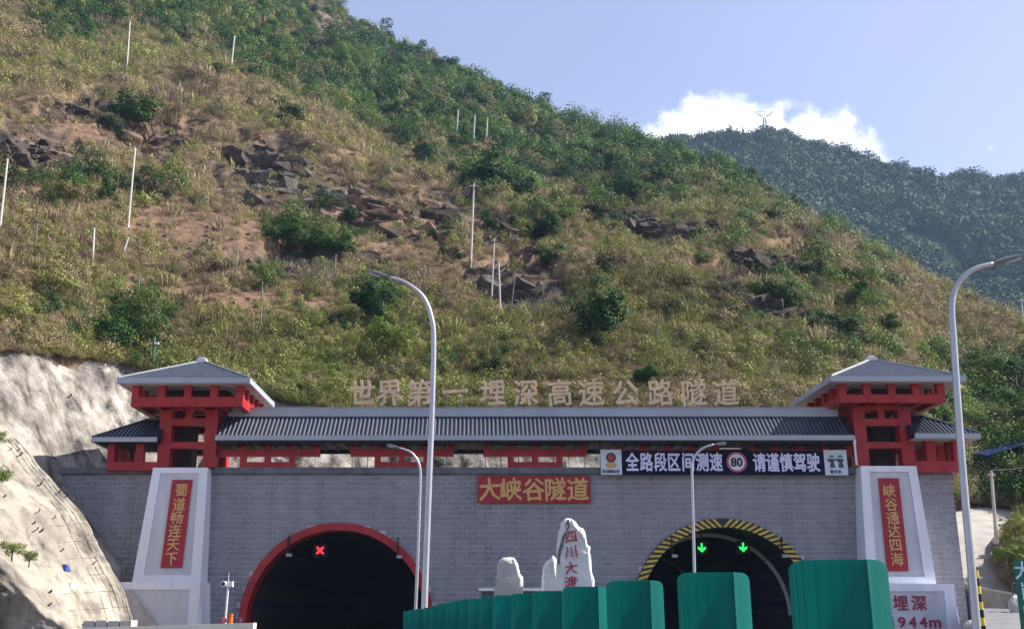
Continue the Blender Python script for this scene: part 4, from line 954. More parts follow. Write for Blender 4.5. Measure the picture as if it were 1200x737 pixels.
# ------------------------------------------------------------------ anti-glare boards on the median barrier
TEAL = mat('teal_plastic', (.0, .205, .185), .42, .14, 3.5, 0, .25, stretch=(1, 1, .25))
_nt = TEAL.node_tree; _tr = _nt.nodes.new('ShaderNodeBsdfTranslucent'); _tr.inputs[0].default_value = (.0, .40, .35, 1); _mx = _nt.nodes.new('ShaderNodeMixShader'); _mx.inputs[0].default_value = .45
_nt.links.new(_nt.nodes['Principled BSDF'].outputs[0], _mx.inputs[1]); _nt.links.new(_tr.outputs[0], _mx.inputs[2]); _nt.links.new(_mx.outputs[0], _nt.nodes['Material Output'].inputs[0])
def glare_boards():
    # (left px, right px, top py)
    bd = [(927, 1038.5, 656), (795, 877.5, 670.7), (711.5, 776.5, 680), (660, 713, 687), (624, 661.5, 692), (599.5, 626, 695), (578, 601, 697), (561.6, 580, 699), (549, 564, 701), (539, 552, 702), (529.3, 541, 703.5), (522, 532, 705.5), (513, 525, 707.5), (504.5, 515.5, 709.5), (496.5, 507.5, 711.5), (487, 498.5, 713), (479, 489, 714.2), (473, 482, 715.4)]
    W = .225; pos = []
    for i, (l, r, tp) in enumerate(bd):
        w = (r - l) if i < 4 else 0
        d = F_PX * W / (r - l) if i < 4 else pos[-1][1] + .95
        if i >= 4: 
            wpx = F_PX * W / d; c = l + wpx / 2
        else: c = (l + r) / 2
        pos.append((c, d, tp))
    H = .90
    # outline of one board: rounded top corners, bowed across with a crease near its right edge
    nx = 13; us = np.linspace(-1, 1, nx); rc = .26
    def prof(u): return -.034 * (1 - u * u) - .006 * math.exp(-((u - .50) / .035) ** 2) + max(0, u - .55) * .07 + max(0, -u - .82) * .05
    def topz(u):
        e = 1 - abs(u)
        return H if e >= rc else H - (W / 2) * rc * .8 * (1 - math.sqrt(max(0, 1 - (1 - e / rc) ** 2)))
    us = np.array([-1, -.985, -.94, -.86, -.74, -.5, -.25, 0, .2, .36, .46, .48, .50, .52, .55, .6, .74, .86, .94, .985, 1])
    mb = MB(); th = .006
    F = [((u * W / 2), prof(u), topz(u)) for u in us]
    for (xa, ya, za), (xb, yb, zb) in zip(F[:-1], F[1:]):
        mb.hexa([(xa, ya, .02), (xb, yb, .02), (xb, yb + th, .02), (xa, ya + th, .02), (xa, ya, za), (xb, yb, zb), (xb, yb + th, zb), (xa, ya + th, za)])
    bm = bmesh.new(); me = mb.mesh('panel', (0, 0, 0), [TEAL]); bm.from_mesh(me); bmesh.ops.remove_doubles(bm, verts=bm.verts, dist=.0004); bm.to_mesh(me); bm.free()
    sm = MB(); sm.box(-.035, .035, .0, .03, -.12, .25); sm.box(-.06, .06, -.04, .05, -.12, -.10); sme = sm.mesh('post', (0, 0, 0), [GALV])
    names = ['nearest and largest', 'second nearest', 'third nearest', 'fourth nearest', 'fifth nearest', 'sixth nearest', 'seventh nearest', 'eighth nearest', 'ninth nearest', 'tenth nearest', 'eleventh nearest', 'twelfth nearest', 'sixth from the far end', 'fifth from the far end', 'fourth from the far end', 'third from the far end', 'second from the far end', 'smallest and farthest']
    prev = None; P0 = []
    for i, (c, d, tp) in enumerate(pos):
        p = at(c, tp, d); b = Vector((p.x, p.y, p.z - H)); P0.append(b)
        lab = 'teal anti-glare board, %s in the row along the median' % names[i] 
        o = bpy.data.objects.new('antiglare_board', None); COL.objects.link(o); o.location = b; ORG[o] = tuple(b); o.empty_display_size = .1
        tag(o, lab, 'anti-glare board', 'teal anti-glare boards on the median')
        for nm, m_ in (('panel', me), ('post', sme)): q = bpy.data.objects.new(nm, m_); COL.objects.link(q); q.parent = o
        o.rotation_euler.z = math.atan2(-b.x, b.y) * .55 + .02
    mb = MB(); top = .12
    pts = [P0[0] + (P0[0] - P0[1]) * 6] + P0 + [P0[-1] + (P0[-1] - P0[-2]) * 20]
    for a, b in zip(pts[:-1], pts[1:]):
        d = (b - a).normalized(); n = Vector((d.y, -d.x, 0)).normalized()
        for w0, w1, z0, z1 in ((.30, .12, 0, .35), (.12, .09, .35, None)):
            za0, za1 = (0, .35) if z1 else (.35, a.z - top); zb0, zb1 = (0, .35) if z1 else (.35, b.z - top)
            mb.hexa([(a.x - n.x * w0, a.y - n.y * w0, za0), (a.x + n.x * w0, a.y + n.y * w0, za0), (b.x + n.x * w0, b.y + n.y * w0, zb0), (b.x - n.x * w0, b.y - n.y * w0, zb0), (a.x - n.x * w1, a.y - n.y * w1, za1), (a.x + n.x * w1, a.y + n.y * w1, za1), (b.x + n.x * w1, b.y + n.y * w1, zb1), (b.x - n.x * w1, b.y - n.y * w1, zb1)])
    tag(part('median_barrier', mb, CONC, org=(P0[0].x, P0[0].y, 0)), 'concrete median barrier carrying the teal boards', 'barrier')
glare_boards()

# ------------------------------------------------------------------ landscape stones
def stone(name, outline, Y, th, m, label):
    """an upright slab of rock from its outline, given real thickness, rounded rim and rough faces"""
    pts = [at(x, y, Y) for x, y in outline]; c = sum(pts, Vector()) / len(pts)
    zmin = min(p.z for p in pts)
    poly = []
    for p, q in zip(pts, pts[1:] + pts[:1]):
        for k in range(4): poly.append(p.lerp(q, k / 4))
    n = len(poly); rings = [(-.5, .80), (-.44, .93), (-.22, 1.0), (.22, 1.0), (.44, .93), (.5, .80)]
    bm = bmesh.new(); R_ = []
    for (dy, s_) in rings:
        row = []
        for k, p in enumerate(poly):
            v = c + (p - c) * (s_ if s_ == 1 else s_); j = fbm(np.array(k * .37 + dy), np.array(dy * 3.0), 3, 2)
            base = max(v.z, 0)
            row.append(bm.verts.new((v.x + float(j) * .05, Y + th * dy + float(j) * .08, base)))
        R_.append(row)
    for a, b in zip(R_[:-1], R_[1:]):
        for k in range(n): bm.faces.new((a[k], b[k], b[(k + 1) % n], a[(k + 1) % n]))
    bm.faces.new(R_[0]); bm.faces.new(R_[-1][::-1]); bmesh.ops.recalc_face_normals(bm, faces=bm.faces)
    me = bpy.data.meshes.new(name); gx, gy = c.x, Y
    for v in bm.verts: v.co -= Vector((gx, gy, 0))
    bm.to_mesh(me); bm.free(); me.materials.append(m); me.polygons.foreach_set('use_smooth', [len(p.vertices) == 4 for p in me.polygons])
    t = thing(name, (gx, gy, 0), label, 'landscape stone', 'white landscape stones on the median'); link('stone_body', me, t); return t
WSTONE = mat('white_marble', (.74, .75, .76), .6, .10, .8, 0, .3, .4, 5, (.56, .57, .56))
GSTONE = mat('grey_white_marble', (.60, .59, .55), .7, .1, .9, 0, .3, .5, 5, (.33, .33, .31))
def low(o, z=0): return o
big = stone('landscape_stone', [(653, 760), (652, 700), (652, 665), (653.5, 640), (655, 622), (658, 612), (663, 607.5), (669, 608), (674, 612), (677, 617.5), (682, 619.5), (685.5, 626), (687, 638), (690.5, 641), (691.5, 652), (693, 671), (696, 680), (696.5, 700), (697, 760)], 48, 1.3, WSTONE, 'tallest white landscape stone with red inscription 四川大渡')
for ch, py in zip('四川大渡', (628, 646, 665, 682)): put_glyph(ch, at(669, py, 47.30), .52, .50, .03, .004, mat('red_inscription', (.35, .01, .03), .5, .05), big, 2.5, name='inscription')
mb = MB()
for poly in ([(664, 609), (667, 608), (668, 617), (665, 622), (662, 618)], [(659, 628), (662, 624), (660, 640), (656, 652), (655.5, 662), (652.8, 660), (654, 645)]):
    mb.prism([(at(x, y, 47.32).x, at(x, y, 47.32).z) for x, y in poly][::-1], 47.325, 47.36)
part('green_vein', mb, mat('green_grey_vein', (.13, .17, .13), .7, .3, 3), big)
stone('landscape_stone', [(577, 760), (579, 700), (581, 680), (583, 664), (585, 656), (590, 653.5), (597, 652.8), (603, 653.5), (606.5, 660), (608.5, 672), (612, 676), (612.5, 690), (614, 760)], 50, 1.2, GSTONE, 'short grey white landscape stone left of the inscribed one')
stone('landscape_stone', [(634, 760), (635.5, 690), (636, 664), (640, 659), (644, 655), (648, 651), (651, 654), (654, 670), (655, 760)], 49.5, .9, WSTONE, 'low jagged white stone pressed against the left of the inscribed one')
mb = MB(); a, b = at(561, 692, 56), at(637, 689.5, 56); mb.box(a.x, b.x, 56, 58.5, a.z, b.z + .04); t = thing('median_shelter', ((a.x + b.x) / 2, 57, 0), 'low shelter with thin white roof edge behind the short stone', 'shelter'); part('roof', mb, WHITEPAINT, t)
mb = MB(); mb.box(a.x + .15, b.x - .15, 56.2, 58.3, 0, a.z - .02); part('body', mb, mat('dark_shelter', (.09, .09, .10), .7, .1), t)

# ------------------------------------------------------------------ left foreground bits
def left_bits():
    a, b = at(95, 735.5, 25), at(297, 729.5, 25)
    t = thing('parapet_wall', ((a.x + b.x) / 2, 25, 0), 'pale low concrete parapet along the bottom left', 'parapet')
    mb = MB(); mb.hexa([(a.x, 25, 0), (b.x, 25, 0), (b.x, 25.35, 0), (a.x, 25.35, 0), (a.x, 25, a.z), (b.x, 25, b.z), (b.x, 25.35, b.z), (a.x, 25.35, a.z)]); part('wall', mb, mat('sunlit_cream_concrete', (.80, .74, .58), .8, .05, 1), t)  # sunlight on the top is painted into the front as pale cream
    for k in range(4):
        p, q = at(101 + k * 14.2, 733, 26.2), at(114.3 + k * 14.2, 727 - (k % 2) * .6, 26.2); mb = MB(); mb.box(p.x, q.x, 26, 26.5, 0, q.z); o = part('barrier_block', mb, CONC)
        tag(o, 'grey concrete barrier block behind the left end of the parapet', 'barrier block', 'concrete blocks behind the parapet')
    # round-headed camera on a thin pole
    Y = 58; g = at(264, 726, Y); h = at(267.5, 684, Y); t = thing('camera_pole', (g.x, Y, 0), 'white camera on a thin pole left of the red arch', 'camera pole')
    mb = MB(); mb.tube([(g.x, Y, 0), g, h], .06, 8); mb.tube([h, at(268.3, 671, Y)], .018, 5); part('pole', mb, mat('white_pipe', (.75, .72, .72)), t)
    mb = MB(); mb.tube([(h.x - .22, Y - .25, h.z), (h.x - .22, Y + .1, h.z)], .15, 12); mb.box(h.x - .10, h.x + .24, Y - .1, Y + .2, h.z - .14, h.z + .14); hd = part('camera_body', mb, WHITEPAINT, t)
    mb = MB(); mb.tube([(h.x - .22, Y - .27, h.z), (h.x - .22, Y - .245, h.z)], .10, 12); part('camera_lens', mb, BLACK, hd)
    Y = 57; p = at(269, 731, Y); mb = MB(); mb.tube([(p.x, Y, 0), (p.x, Y, at(269, 719.5, Y).z)], .16, 12); mb.tube([(p.x, Y, at(269, 721, Y).z), (p.x, Y, at(269, 719, Y).z)], .18, 12)
    tag(part('orange_bollard', mb, mat('orange_plastic', (.62, .14, .03), .5, .05)), 'orange round bollard beside the camera pole', 'bollard')
    for px, lab in ((261.5, 'round red speed plate left of the orange bollard'), (281.8, 'small red number plate on the foot of the red arch')):
        Y = 56.5 if px < 270 else 65.6; p = at(px, 726.5, Y); t = thing('number_plate', (p.x, Y, 0), lab, 'sign')
        r = .17 if px < 270 else .20; mb = MB(); mb.tube([(p.x, Y, p.z), (p.x, Y + .05, p.z)], r, 16); pl = part('plate', mb, mat('ring_red', (.42, .08, .15)), t)
        put_glyph('3', (p.x, Y - .01, p.z), .15, .24, .02, .03, mat('pink_digit', (.80, .35, .45), .5, .02), t, name='number')
        if px < 270: mb = MB(); mb.tube([(p.x, Y + .06, 0), (p.x, Y + .06, p.z)], .03, 6); part('post', mb, STEEL, t)
    # odd bits lying on the spur
    for (px, py, m, lab) in ((72.5, 664.5, mat('blue_sheet', (.02, .06, .28), .5, .1), 'scrap of blue sheet lying on the sunlit concrete spur'), (79, 686, WHITEPAINT, 'white sack lying on the lower concrete spur')):
        Y = 61.5 - .062 * (np.interp(py, [645, 670, 695], [118, 134, 147]) - px) - .020 * (py - 560) - .15
        c = at(px, py, Y); mb = MB(); mb.hexa([(c.x - .28, c.y - .1, c.z - .18), (c.x + .25, c.y - .15, c.z - .14), (c.x + .3, c.y + .5, c.z - .2), (c.x - .2, c.y + .5, c.z - .2), (c.x - .2, c.y, c.z + .12), (c.x + .22, c.y, c.z + .16), (c.x + .2, c.y + .4, c.z + .1), (c.x - .2, c.y + .4, c.z + .06)])
        tag(part('discarded_sheet' if py < 670 else 'discarded_sack', mb, m), lab, 'sheet' if py < 670 else 'sack')
left_bits()

# ------------------------------------------------------------------ right side: ramp, retaining wall, sign, poles
def right_side():
    # concrete ramp climbing away behind the portal end
    rows = [(590, 86, 1096, 1215), (600, 83, 1090, 1192), (615, 79, 1085, 1176), (630, 76, 1080, 1166), (650, 73.5, 1080, 1163), (672, 71, 1080, 1172), (700, 68.5, 1080, 1250), (720, 67, 1080, 1290)]
    n, m = 24, 60; Pl = np.zeros((n, m, 3))
    pys = np.linspace(588, 722, m)
    for j, py in enumerate(pys):
        Y = np.interp(py, [r[0] for r in rows], [r[1] for r in rows]); l = np.interp(py, [r[0] for r in rows], [r[2] for r in rows]); r_ = np.interp(py, [r[0] for r in rows], [r[3] for r in rows])
        for i in range(n):
            px = l + (r_ - l) * i / (n - 1) + 1.5 * float(fbm(np.array(py / 9), np.array(i * 1.0), 33, 2)) * (i > n - 3)
            Pl[i, j] = at(px, py, Y + .15 * float(fbm(np.array(px / 20), np.array(py / 15), 34, 3)))
    tag(link('access_ramp', grid_mesh('access_ramp', Pl, [PALECONC])), 'pale concrete access ramp climbing away beside the portal', kind='structure')
    # earth bank right of the ramp
    n, m = 70, 60
    s = np.linspace(0, 1, n)[:, None]; t = np.linspace(0, 1, m)[None, :]; py = 592 + 128 * t + 0 * s
    lft = np.interp(py, [590, 600, 615, 630, 650, 672, 700, 722], [1222, 1190, 1175, 1164, 1160, 1168, 1195, 1215]); px = lft + (1420 - lft) * s
    Y = np.interp(py, [590, 630, 672, 722], [85, 74.8, 69.6, 66.5]) - 2.6 * np.sin(np.clip(s * 5, 0, 1) * np.pi / 2) + .5 * fbm(px / 12, py / 9, 36, 4) - np.clip(px - 1230, 0, 200) * .02
    sheet('earth_bank', px, py, Y, mat('bank_earth', (.24, .18, .12), .95, .3, 1.2, 0, .1, .8, 4, (.07, .055, .045)), 'brown earth bank with dry grass right of the ramp')
    # retaining wall with pale coping below
    A_ = [(1127, 681, 66.6), (1150, 687.5, 65.5), (1175, 692, 64.6), (1215, 700, 63.2), (1300, 716, 60)]
    t = thing('retaining_wall', at(1165, 712, 65), 'weathered low retaining wall with a pale sloping coping right of the portal', 'wall')
    mb = MB(); cp = MB()
    for (p0, q0, Y0), (p1, q1, Y1) in zip(A_[:-1], A_[1:]):
        a, b = at(p0, q0, Y0), at(p1, q1, Y1)
        mb.hexa([(a.x, Y0, 0), (b.x, Y1, 0), (b.x, Y1 + .8, 0), (a.x, Y0 + .8, 0), (a.x, Y0, a.z - .14), (b.x, Y1, b.z - .14), (b.x, Y1 + .8, b.z - .14), (a.x, Y0 + .8, a.z - .14)])
        cp.hexa([(a.x, Y0 - .08, a.z - .14), (b.x, Y1 - .08, b.z - .14), (b.x, Y1 + .9, b.z - .14), (a.x, Y0 + .9, a.z - .14), (a.x, Y0 - .08, a.z), (b.x, Y1 - .08, b.z), (b.x, Y1 + .9, b.z), (a.x, Y0 + .9, a.z)])
    part('wall_face', mb, CONC_D, t); part('coping', cp, PALECONC, t)
    # raised yard in front of it: surface just above eye level far off
    mb = MB(); a, b = at(1139, 722, 62), at(1260, 724, 56)
    y0, y1 = 50, 63; z = at(1150, 712.5, 63).z
    P = [at(1146, 737, 50), at(1300, 742, 46), at(1290, 716, 59.5), at(1137, 712, 64)]
    mb.quad(*P); mb.quad((P[0].x, P[0].y, 0), (P[1].x, P[1].y, 0), P[1], P[0]); mb.quad((P[0].x, P[0].y, 0), P[0], P[3], (P[3].x, P[3].y, 0)); tag(part('concrete_yard', mb, mat('yard_concrete', (.15, .155, .17), .85, .12, .8), org=(0, 0, 0)), 'grey concrete yard below the retaining wall', kind='structure')
    # rubble and a dark tarpaulin-covered pile
    def lump(cx, cy, Y, rx, rz, m, name, label, cat):
        c = at(cx, cy, Y); bm = bmesh.new(); bmesh.ops.create_icosphere(bm, subdivisions=3, radius=1)
        for v in bm.verts:
            d = 1 + .28 * float(fbm(np.array(v.co.x * 1.6 + cx), np.array(v.co.z * 1.6 + v.co.y), 44, 3)); v.co = Vector((v.co.x * rx * d, v.co.y * rx * .6 * d, v.co.z * rz * d))
        me = bpy.data.meshes.new(name); bm.to_mesh(me); bm.free(); me.materials.append(m); o = bpy.data.objects.new(name, me); COL.objects.link(o); o.location = c; tag(o, label, cat); return o
    lump(1170, 721.5, 60.5, .78, .26, mat('black_tarpaulin', (.02, .02, .022), .6, .2, 2), 'tarpaulin_pile', 'low black tarpaulin covered pile on the yard', 'pile')
    lump(1153, 722, 61, .42, .30, mat('pale_sack', (.48, .46, .40), .8, .15, 3, 0, .2, .5, 8), 'rubble_sack', 'pale bulging sack left of the black pile', 'sack')
    lump(1192, 712, 60, .42, .62, mat('pale_sack2', (.55, .52, .47), .8, .15, 3, 0, .2, .5, 8), 'boulder', 'pale boulder beside the green sign', 'boulder')
    lump(1141, 735, 52, .5, .35, mat('pale_sack2', (.55, .52, .47)), 'boulder', 'pale lump at the foot of the striped marker post', 'boulder')
    # green sign
    Y = 40; green = mat('sign_green', (.0, .13, .085), .4, .04); cy_ = mat('sign_cyan_white', (.55, .78, .80), .4, .02)
    c = [at(1188, 656, Y), at(1262, 656, Y), at(1271, 742, Y), at(1198, 742, Y)]; t = thing('green_road_sign', ((c[3].x + c[2].x) / 2, Y, 0), 'green road sign beginning with 大 cut by the right picture edge', 'road sign')
    mb = MB(); mb.hexa([c[3], c[2], c[2] + Vector((0, .06, 0)), c[3] + Vector((0, .06, 0)), c[0], c[1], c[1] + Vector((0, .06, 0)), c[0] + Vector((0, .06, 0))]); part('panel', mb, green, t)
    for ch, px, py in (('大', 1198.5, 668), ('岗', 1206, 692), ('山', 1208, 716)): put_glyph(ch, at(px, py, Y - .02), .56, .60, .02, .012, cy_, t)
    mb = MB()
    for px in (1205, 1250): p = at(px, 742, Y); mb.tube([(p.x, Y + .1, 0), (p.x, Y + .1, c[0].z - .2)], .06, 8)
    part('post', mb, GALV, t)
    mb = MB(); p0, p1 = at(1186.5, 683, 62), at(1186.5, 707, 62)
    for dx in (0, .45): mb.tube([p1 + Vector((dx, 0, 0)), p0 + Vector((dx, 0, 0))], .035, 6)
    mb.tube([p0, p0 + Vector((.45, 0, 0))], .035, 6); tag(part('green_railing', mb, mat('green_rail', (.02, .15, .09), .5, .1)), 'small green pipe railing on the retaining wall', 'railing')
    # blue roof sheet among the trees
    Y = 90; q = [at(1143, 531, Y), at(1158, 533.5, Y - 1), at(1202, 520, Y - 1.2), at(1202, 513, Y + 2), at(1165, 524, Y + 2)]; mb = MB()
    lo = [p - Vector((0, 0, .12)) for p in q]
    n = len(q); i = len(mb.v); mb.v += [tuple(p) for p in q] + [tuple(p) for p in lo]; mb.f.append(tuple(range(n))); mb.m.append(0); mb.f.append(tuple(range(2 * n - 1, n - 1, -1))); mb.m.append(0)
    for k in range(n): mb.f.append((k, n + k, n + (k + 1) % n, (k + 1) % n)); mb.m.append(0)
    tag(part('blue_roof', mb, mat('blue_sheeting', (.005, .018, .085), .9, .2, 1.5, 0, .05, .3, 10)), 'long blue sheet roof among dark trees right of the portal', 'roof')
right_side()

def pole_wire(name, Yp, base, top, r, m, label, cat, grp, arm=None):
    g, h = at(base[0], base[1], Yp), at(top[0], top[1], Yp); t = thing(name, g - Vector((0, 0, .3)), label, cat, grp)
    mb = MB(); mb.tube([g - Vector((0, 0, .5)), h], [r, r * .7], 8); part('shaft', mb, m, t)
    if arm: mb = MB(); mb.box(h.x - arm, h.x + arm, h.y - .05, h.y + .05, h.z - .35, h.z - .25); part('cross_arm', mb, m, t)
    return g, h
POLEM = mat('concrete_pole', (.55, .54, .50), .8, .08, 1)
DARKP = mat('weathered_post', (.16, .17, .17), .8, .2, 1)
g, h = pole_wire('utility_pole', 70, (1167, 628), (1161.5, 551), .13, POLEM, 'utility pole standing on the pale access ramp', 'utility pole', None, .25)
def wire(pts, r, label, sag=.4):
    mb = MB(); P = []
    for a, b in zip(pts[:-1], pts[1:]):
        for k in range(10): u = k / 10; q = a.lerp(b, u); q.z -= sag * 4 * u * (1 - u); P.append(q)
    P.append(pts[-1]); mb.tube(P, r, 5); tag(part('overhead_wire', mb, mat('wire', (.30, .31, .32), .5, .1), org=tuple(pts[0])), label, 'wire', 'overhead wires')
wire([at(1108, 592, 76), h, at(1290, 525, 66)], .022, 'pale wire passing over the utility pole on the ramp', .3)
def hill_poles():
    L_ = [((148.5, 80), (152.5, 25), 'highest white pole at the upper left of the hillside'), ((270, 86), (275, 42), 'white pole on the upper slope below the green belt'),
          ((534.5, 166), (537, 129), 'left of three white poles near the crest trees'), ((554.5, 172), (556.5, 135), 'middle of three white poles near the crest trees'), ((569, 172), (571.5, 138), 'right of three white poles near the crest trees'),
          ((150, 266), (158.5, 173), 'long leaning white pole above the bare soil patch'), ((-1, 276), (9, 186), 'leaning white pole at the left picture edge'), ((551.5, 313), (555.5, 215), 'tallest white pole in front of the rocks mid slope'),
          ((575.5, 357), (579.5, 279), 'taller of the paired leaning poles below the rocks'), ((587, 373), (584.5, 308), 'shorter of the paired leaning poles below the rocks'), ((109, 305), (110.5, 267), 'short white pole among olive brush on the left'),
          ((142, 300), (150.5, 278), 'broken white stub leaning below the long pole'), ((1200, 386), (1196.5, 350), 'white pole on the crest at the right picture edge'), ((664, 175), (665, 158), 'small pale pole among the trees on the crest')]
    tops = []
    for i, (b, t_, lab) in enumerate(L_):
        p = hit(*b); Y = p.y; sc = Y / F_PX; r = max(.10, sc * (1.45 if i in (5, 6, 7) else 1.15))
        q = at(t_[0], t_[1], Y); t = thing('slope_pole', p, lab, 'pole', 'white poles on the hillside'); mb = MB(); mb.tube([p - Vector((0, 0, .6)), q], [r, r * .75], 7); part('shaft', mb, POLEM, t)
        if i in (7, 8, 12): mb = MB(); mb.box(q.x - r * 4, q.x + r * 4, Y - .05, Y + .05, q.z - r * 3, q.z - r * 2); part('cross_arm', mb, POLEM, t)
        tops.append(q)
    w = tops[12]
    for k in range(3): wire([at(1110 + 6 * k, 345 + 7 * k, w.y + 30), w - Vector((0, 0, .9 * k + .2)), at(1330, 365 + 8 * k, w.y - 20)], .05, 'wire %s at the pole on the right crest' % ('topmost', 'middle', 'lowest')[k] + '', .6) if True else None
    F = [((276, 330), (278, 288)), ((305, 392), (307.5, 330)), ((42.5, 292), (43.5, 262)), ((597, 370), (604, 320)), ((496, 342), (497.5, 313)), ((766, 402), (773, 369)), ((835, 420), (840, 391)), ((901, 448), (908, 418)), ((392, 326), (393.5, 298)), ((466, 200), (466, 186)), ((44, 245), (44, 232)), ((163, 352), (163, 322))]
    nm = ['beside the bare soil patch', 'in the brush below the soil patch', 'among brush near the left edge', 'next to the paired leaning poles', 'on bare soil above the curved lamp arm', 'right of the lone round tree', 'on the dry slope above the last ridge characters', 'just left of the right tower roof', 'at the right end of the dark netting', 'small among the upper rocks', 'small above the olive brush at left', 'in brush at lower left']
    for (b, t_), l in zip(F, nm):
        p = hit(*b); q = at(t_[0], t_[1], p.y); r = max(.06, p.y / F_PX * .62); t = thing('fence_post', p, 'thin dark fence post ' + l, 'fence post', 'thin posts on the slope'); mb = MB(); mb.tube([p - Vector((0, 0, .5)), q], r, 6); part('shaft', mb, DARKP, t)
    # green lamp post on the sprayed concrete brow
    Y = float(s1_depth(np.array(181.), np.array(432.))); p = at(179.5, 436, Y - 1); q = at(181, 395, Y - 1); t = thing('green_post', p, 'thin green post with small white lamp on the concrete brow', 'post'); mb = MB(); mb.tube([p, q], .09, 7); part('shaft', mb, mat('green_rail', (.02, .15, .09)), t); mb = MB(); mb.box(q.x + .05, q.x + .35, q.y - .1, q.y + .1, q.z - .55, q.z - .40); part('lamp', mb, WHITEPAINT, t)
hill_poles()

def net(quad_px, n, m, label):
    """square-mesh rockfall netting pinned over the slope"""
    P = [[None] * (m + 1) for _ in range(n + 1)]
    for i in range(n + 1):
        for j in range(m + 1):
            u, v = i / n, j / m; px = (quad_px[0][0] * (1 - u) + quad_px[1][0] * u) * (1 - v) + (quad_px[3][0] * (1 - u) + quad_px[2][0] * u) * v
            py = (quad_px[0][1] * (1 - u) + quad_px[1][1] * u) * (1 - v) + (quad_px[3][1] * (1 - u) + quad_px[2][1] * u) * v
            h_ = hit(px, py, .9); P[i][j] = h_ + Vector((0, 0, 1.0))
    mb = MB()
    for i in range(n + 1):
        for j in range(m + 1):
            if i < n: mb.tube([P[i][j], P[i + 1][j]], .024, 3, caps=False)
            if j < m: mb.tube([P[i][j], P[i][j + 1]], .024, 3, caps=False)
    tag(part('rockfall_net', mb, mat('net_wire', (.025, .027, .03), .5, .1)), label, 'netting')
net([(318, 294), (395, 300), (395, 328), (322, 324)], 26, 9, 'dark wire rockfall net hung over rock below the dark shrubs')
net([(590, 335), (655, 338), (665, 368), (600, 366)], 18, 8, 'wire rockfall net over grey rock beside the paired poles')

def pylon():
    a, e = ray(897, 154); yc = 950.0; x = a * yc; z = float(far_z(FAR, np.array(x), np.array(yc), 430, 5)); top = at(896.5, 131, yc).z + 0; 
    t = thing('power_pylon', (x, yc, z - 2), 'small lattice power pylon on the far summit against the cloud', 'pylon'); mb = MB(); m = mat('pylon_steel', (.16, .17, .20), .5, .1); H = top - z
    for sx in (-1, 1):
        for sy in (-1, 1): mb.tube([(x + sx * 3, yc + sy * 3, z - 3), (x + sx * 1.1, yc + sy * 1.1, z + H * .72)], .35, 4)
    for k in range(5):
        f = k / 5; w = 3 - 1.9 * f; w2 = 3 - 1.9 * (f + .2); zz = z + H * .72 * f; z2 = z + H * .72 * (f + .2)
        for sy in (-1, 1): mb.tube([(x - w, yc + sy * w, zz), (x + w2, yc + sy * w2, z2)], .22, 3); mb.tube([(x + w, yc + sy * w, zz), (x - w2, yc + sy * w2, z2)], .22, 3)
    part('mast', mb, m, t); mb = MB()
    zz = z + H * .72; mb.tube([(x - 9, yc, z + H), (x - 1, yc, zz + 1), (x + 1, yc, zz + 1), (x + 9, yc, z + H)], .36, 4); mb.tube([(x - 8.5, yc, z + H * .86), (x + 8.5, yc, z + H * .86)], .32, 4); mb.tube([(x - 9, yc, z + H), (x + 9, yc, z + H)], .16, 4); part('cross_arm', mb, m, t)
pylon()

# ------------------------------------------------------------------ rock outcrops: clusters of angular blocks
ROCKM = [mat('dark_rock', (.095, .072, .060), .9, .25, .9, 0, .2, 1.5, 2.5, (.02, .018, .018)), mat('red_brown_rock', (.24, .155, .11), .9, .25, .9, 0, .2, 1.5, 2.5, (.04, .026, .02)), mat('grey_rock', (.15, .13, .115), .9, .2, .7, 0, .2, 1.5, 2.5, (.05, .045, .045))]
def block_rock(parent, m, c, s, seed):
    """one angular block: the hull of a few random points"""
    bm = bmesh.new(); q = random.Random(seed)
    for _ in range(16):
        v = Vector([q.uniform(-1, 1) for _ in range(3)]); m_ = max(abs(t) for t in v); v = v / m_ * q.uniform(.72, 1); bm.verts.new((v.x * s[0], v.y * s[1], v.z * s[2]))
    bmesh.ops.convex_hull(bm, input=bm.verts); bmesh.ops.delete(bm, geom=[e for e in bm.verts if not e.link_faces], context='VERTS')
    me = bpy.data.meshes.new('rock'); bm.to_mesh(me); bm.free(); me.materials.append(m)
    o = bpy.data.objects.new('rock', me); COL.objects.link(o); o.parent = parent; g = ORG[parent]; o.location = (c[0] - g[0], c[1] - g[1], c[2] - g[2])
    o.rotation_euler = (q.uniform(-.4, .4), q.uniform(-.15, .4), q.uniform(-.6, .6))
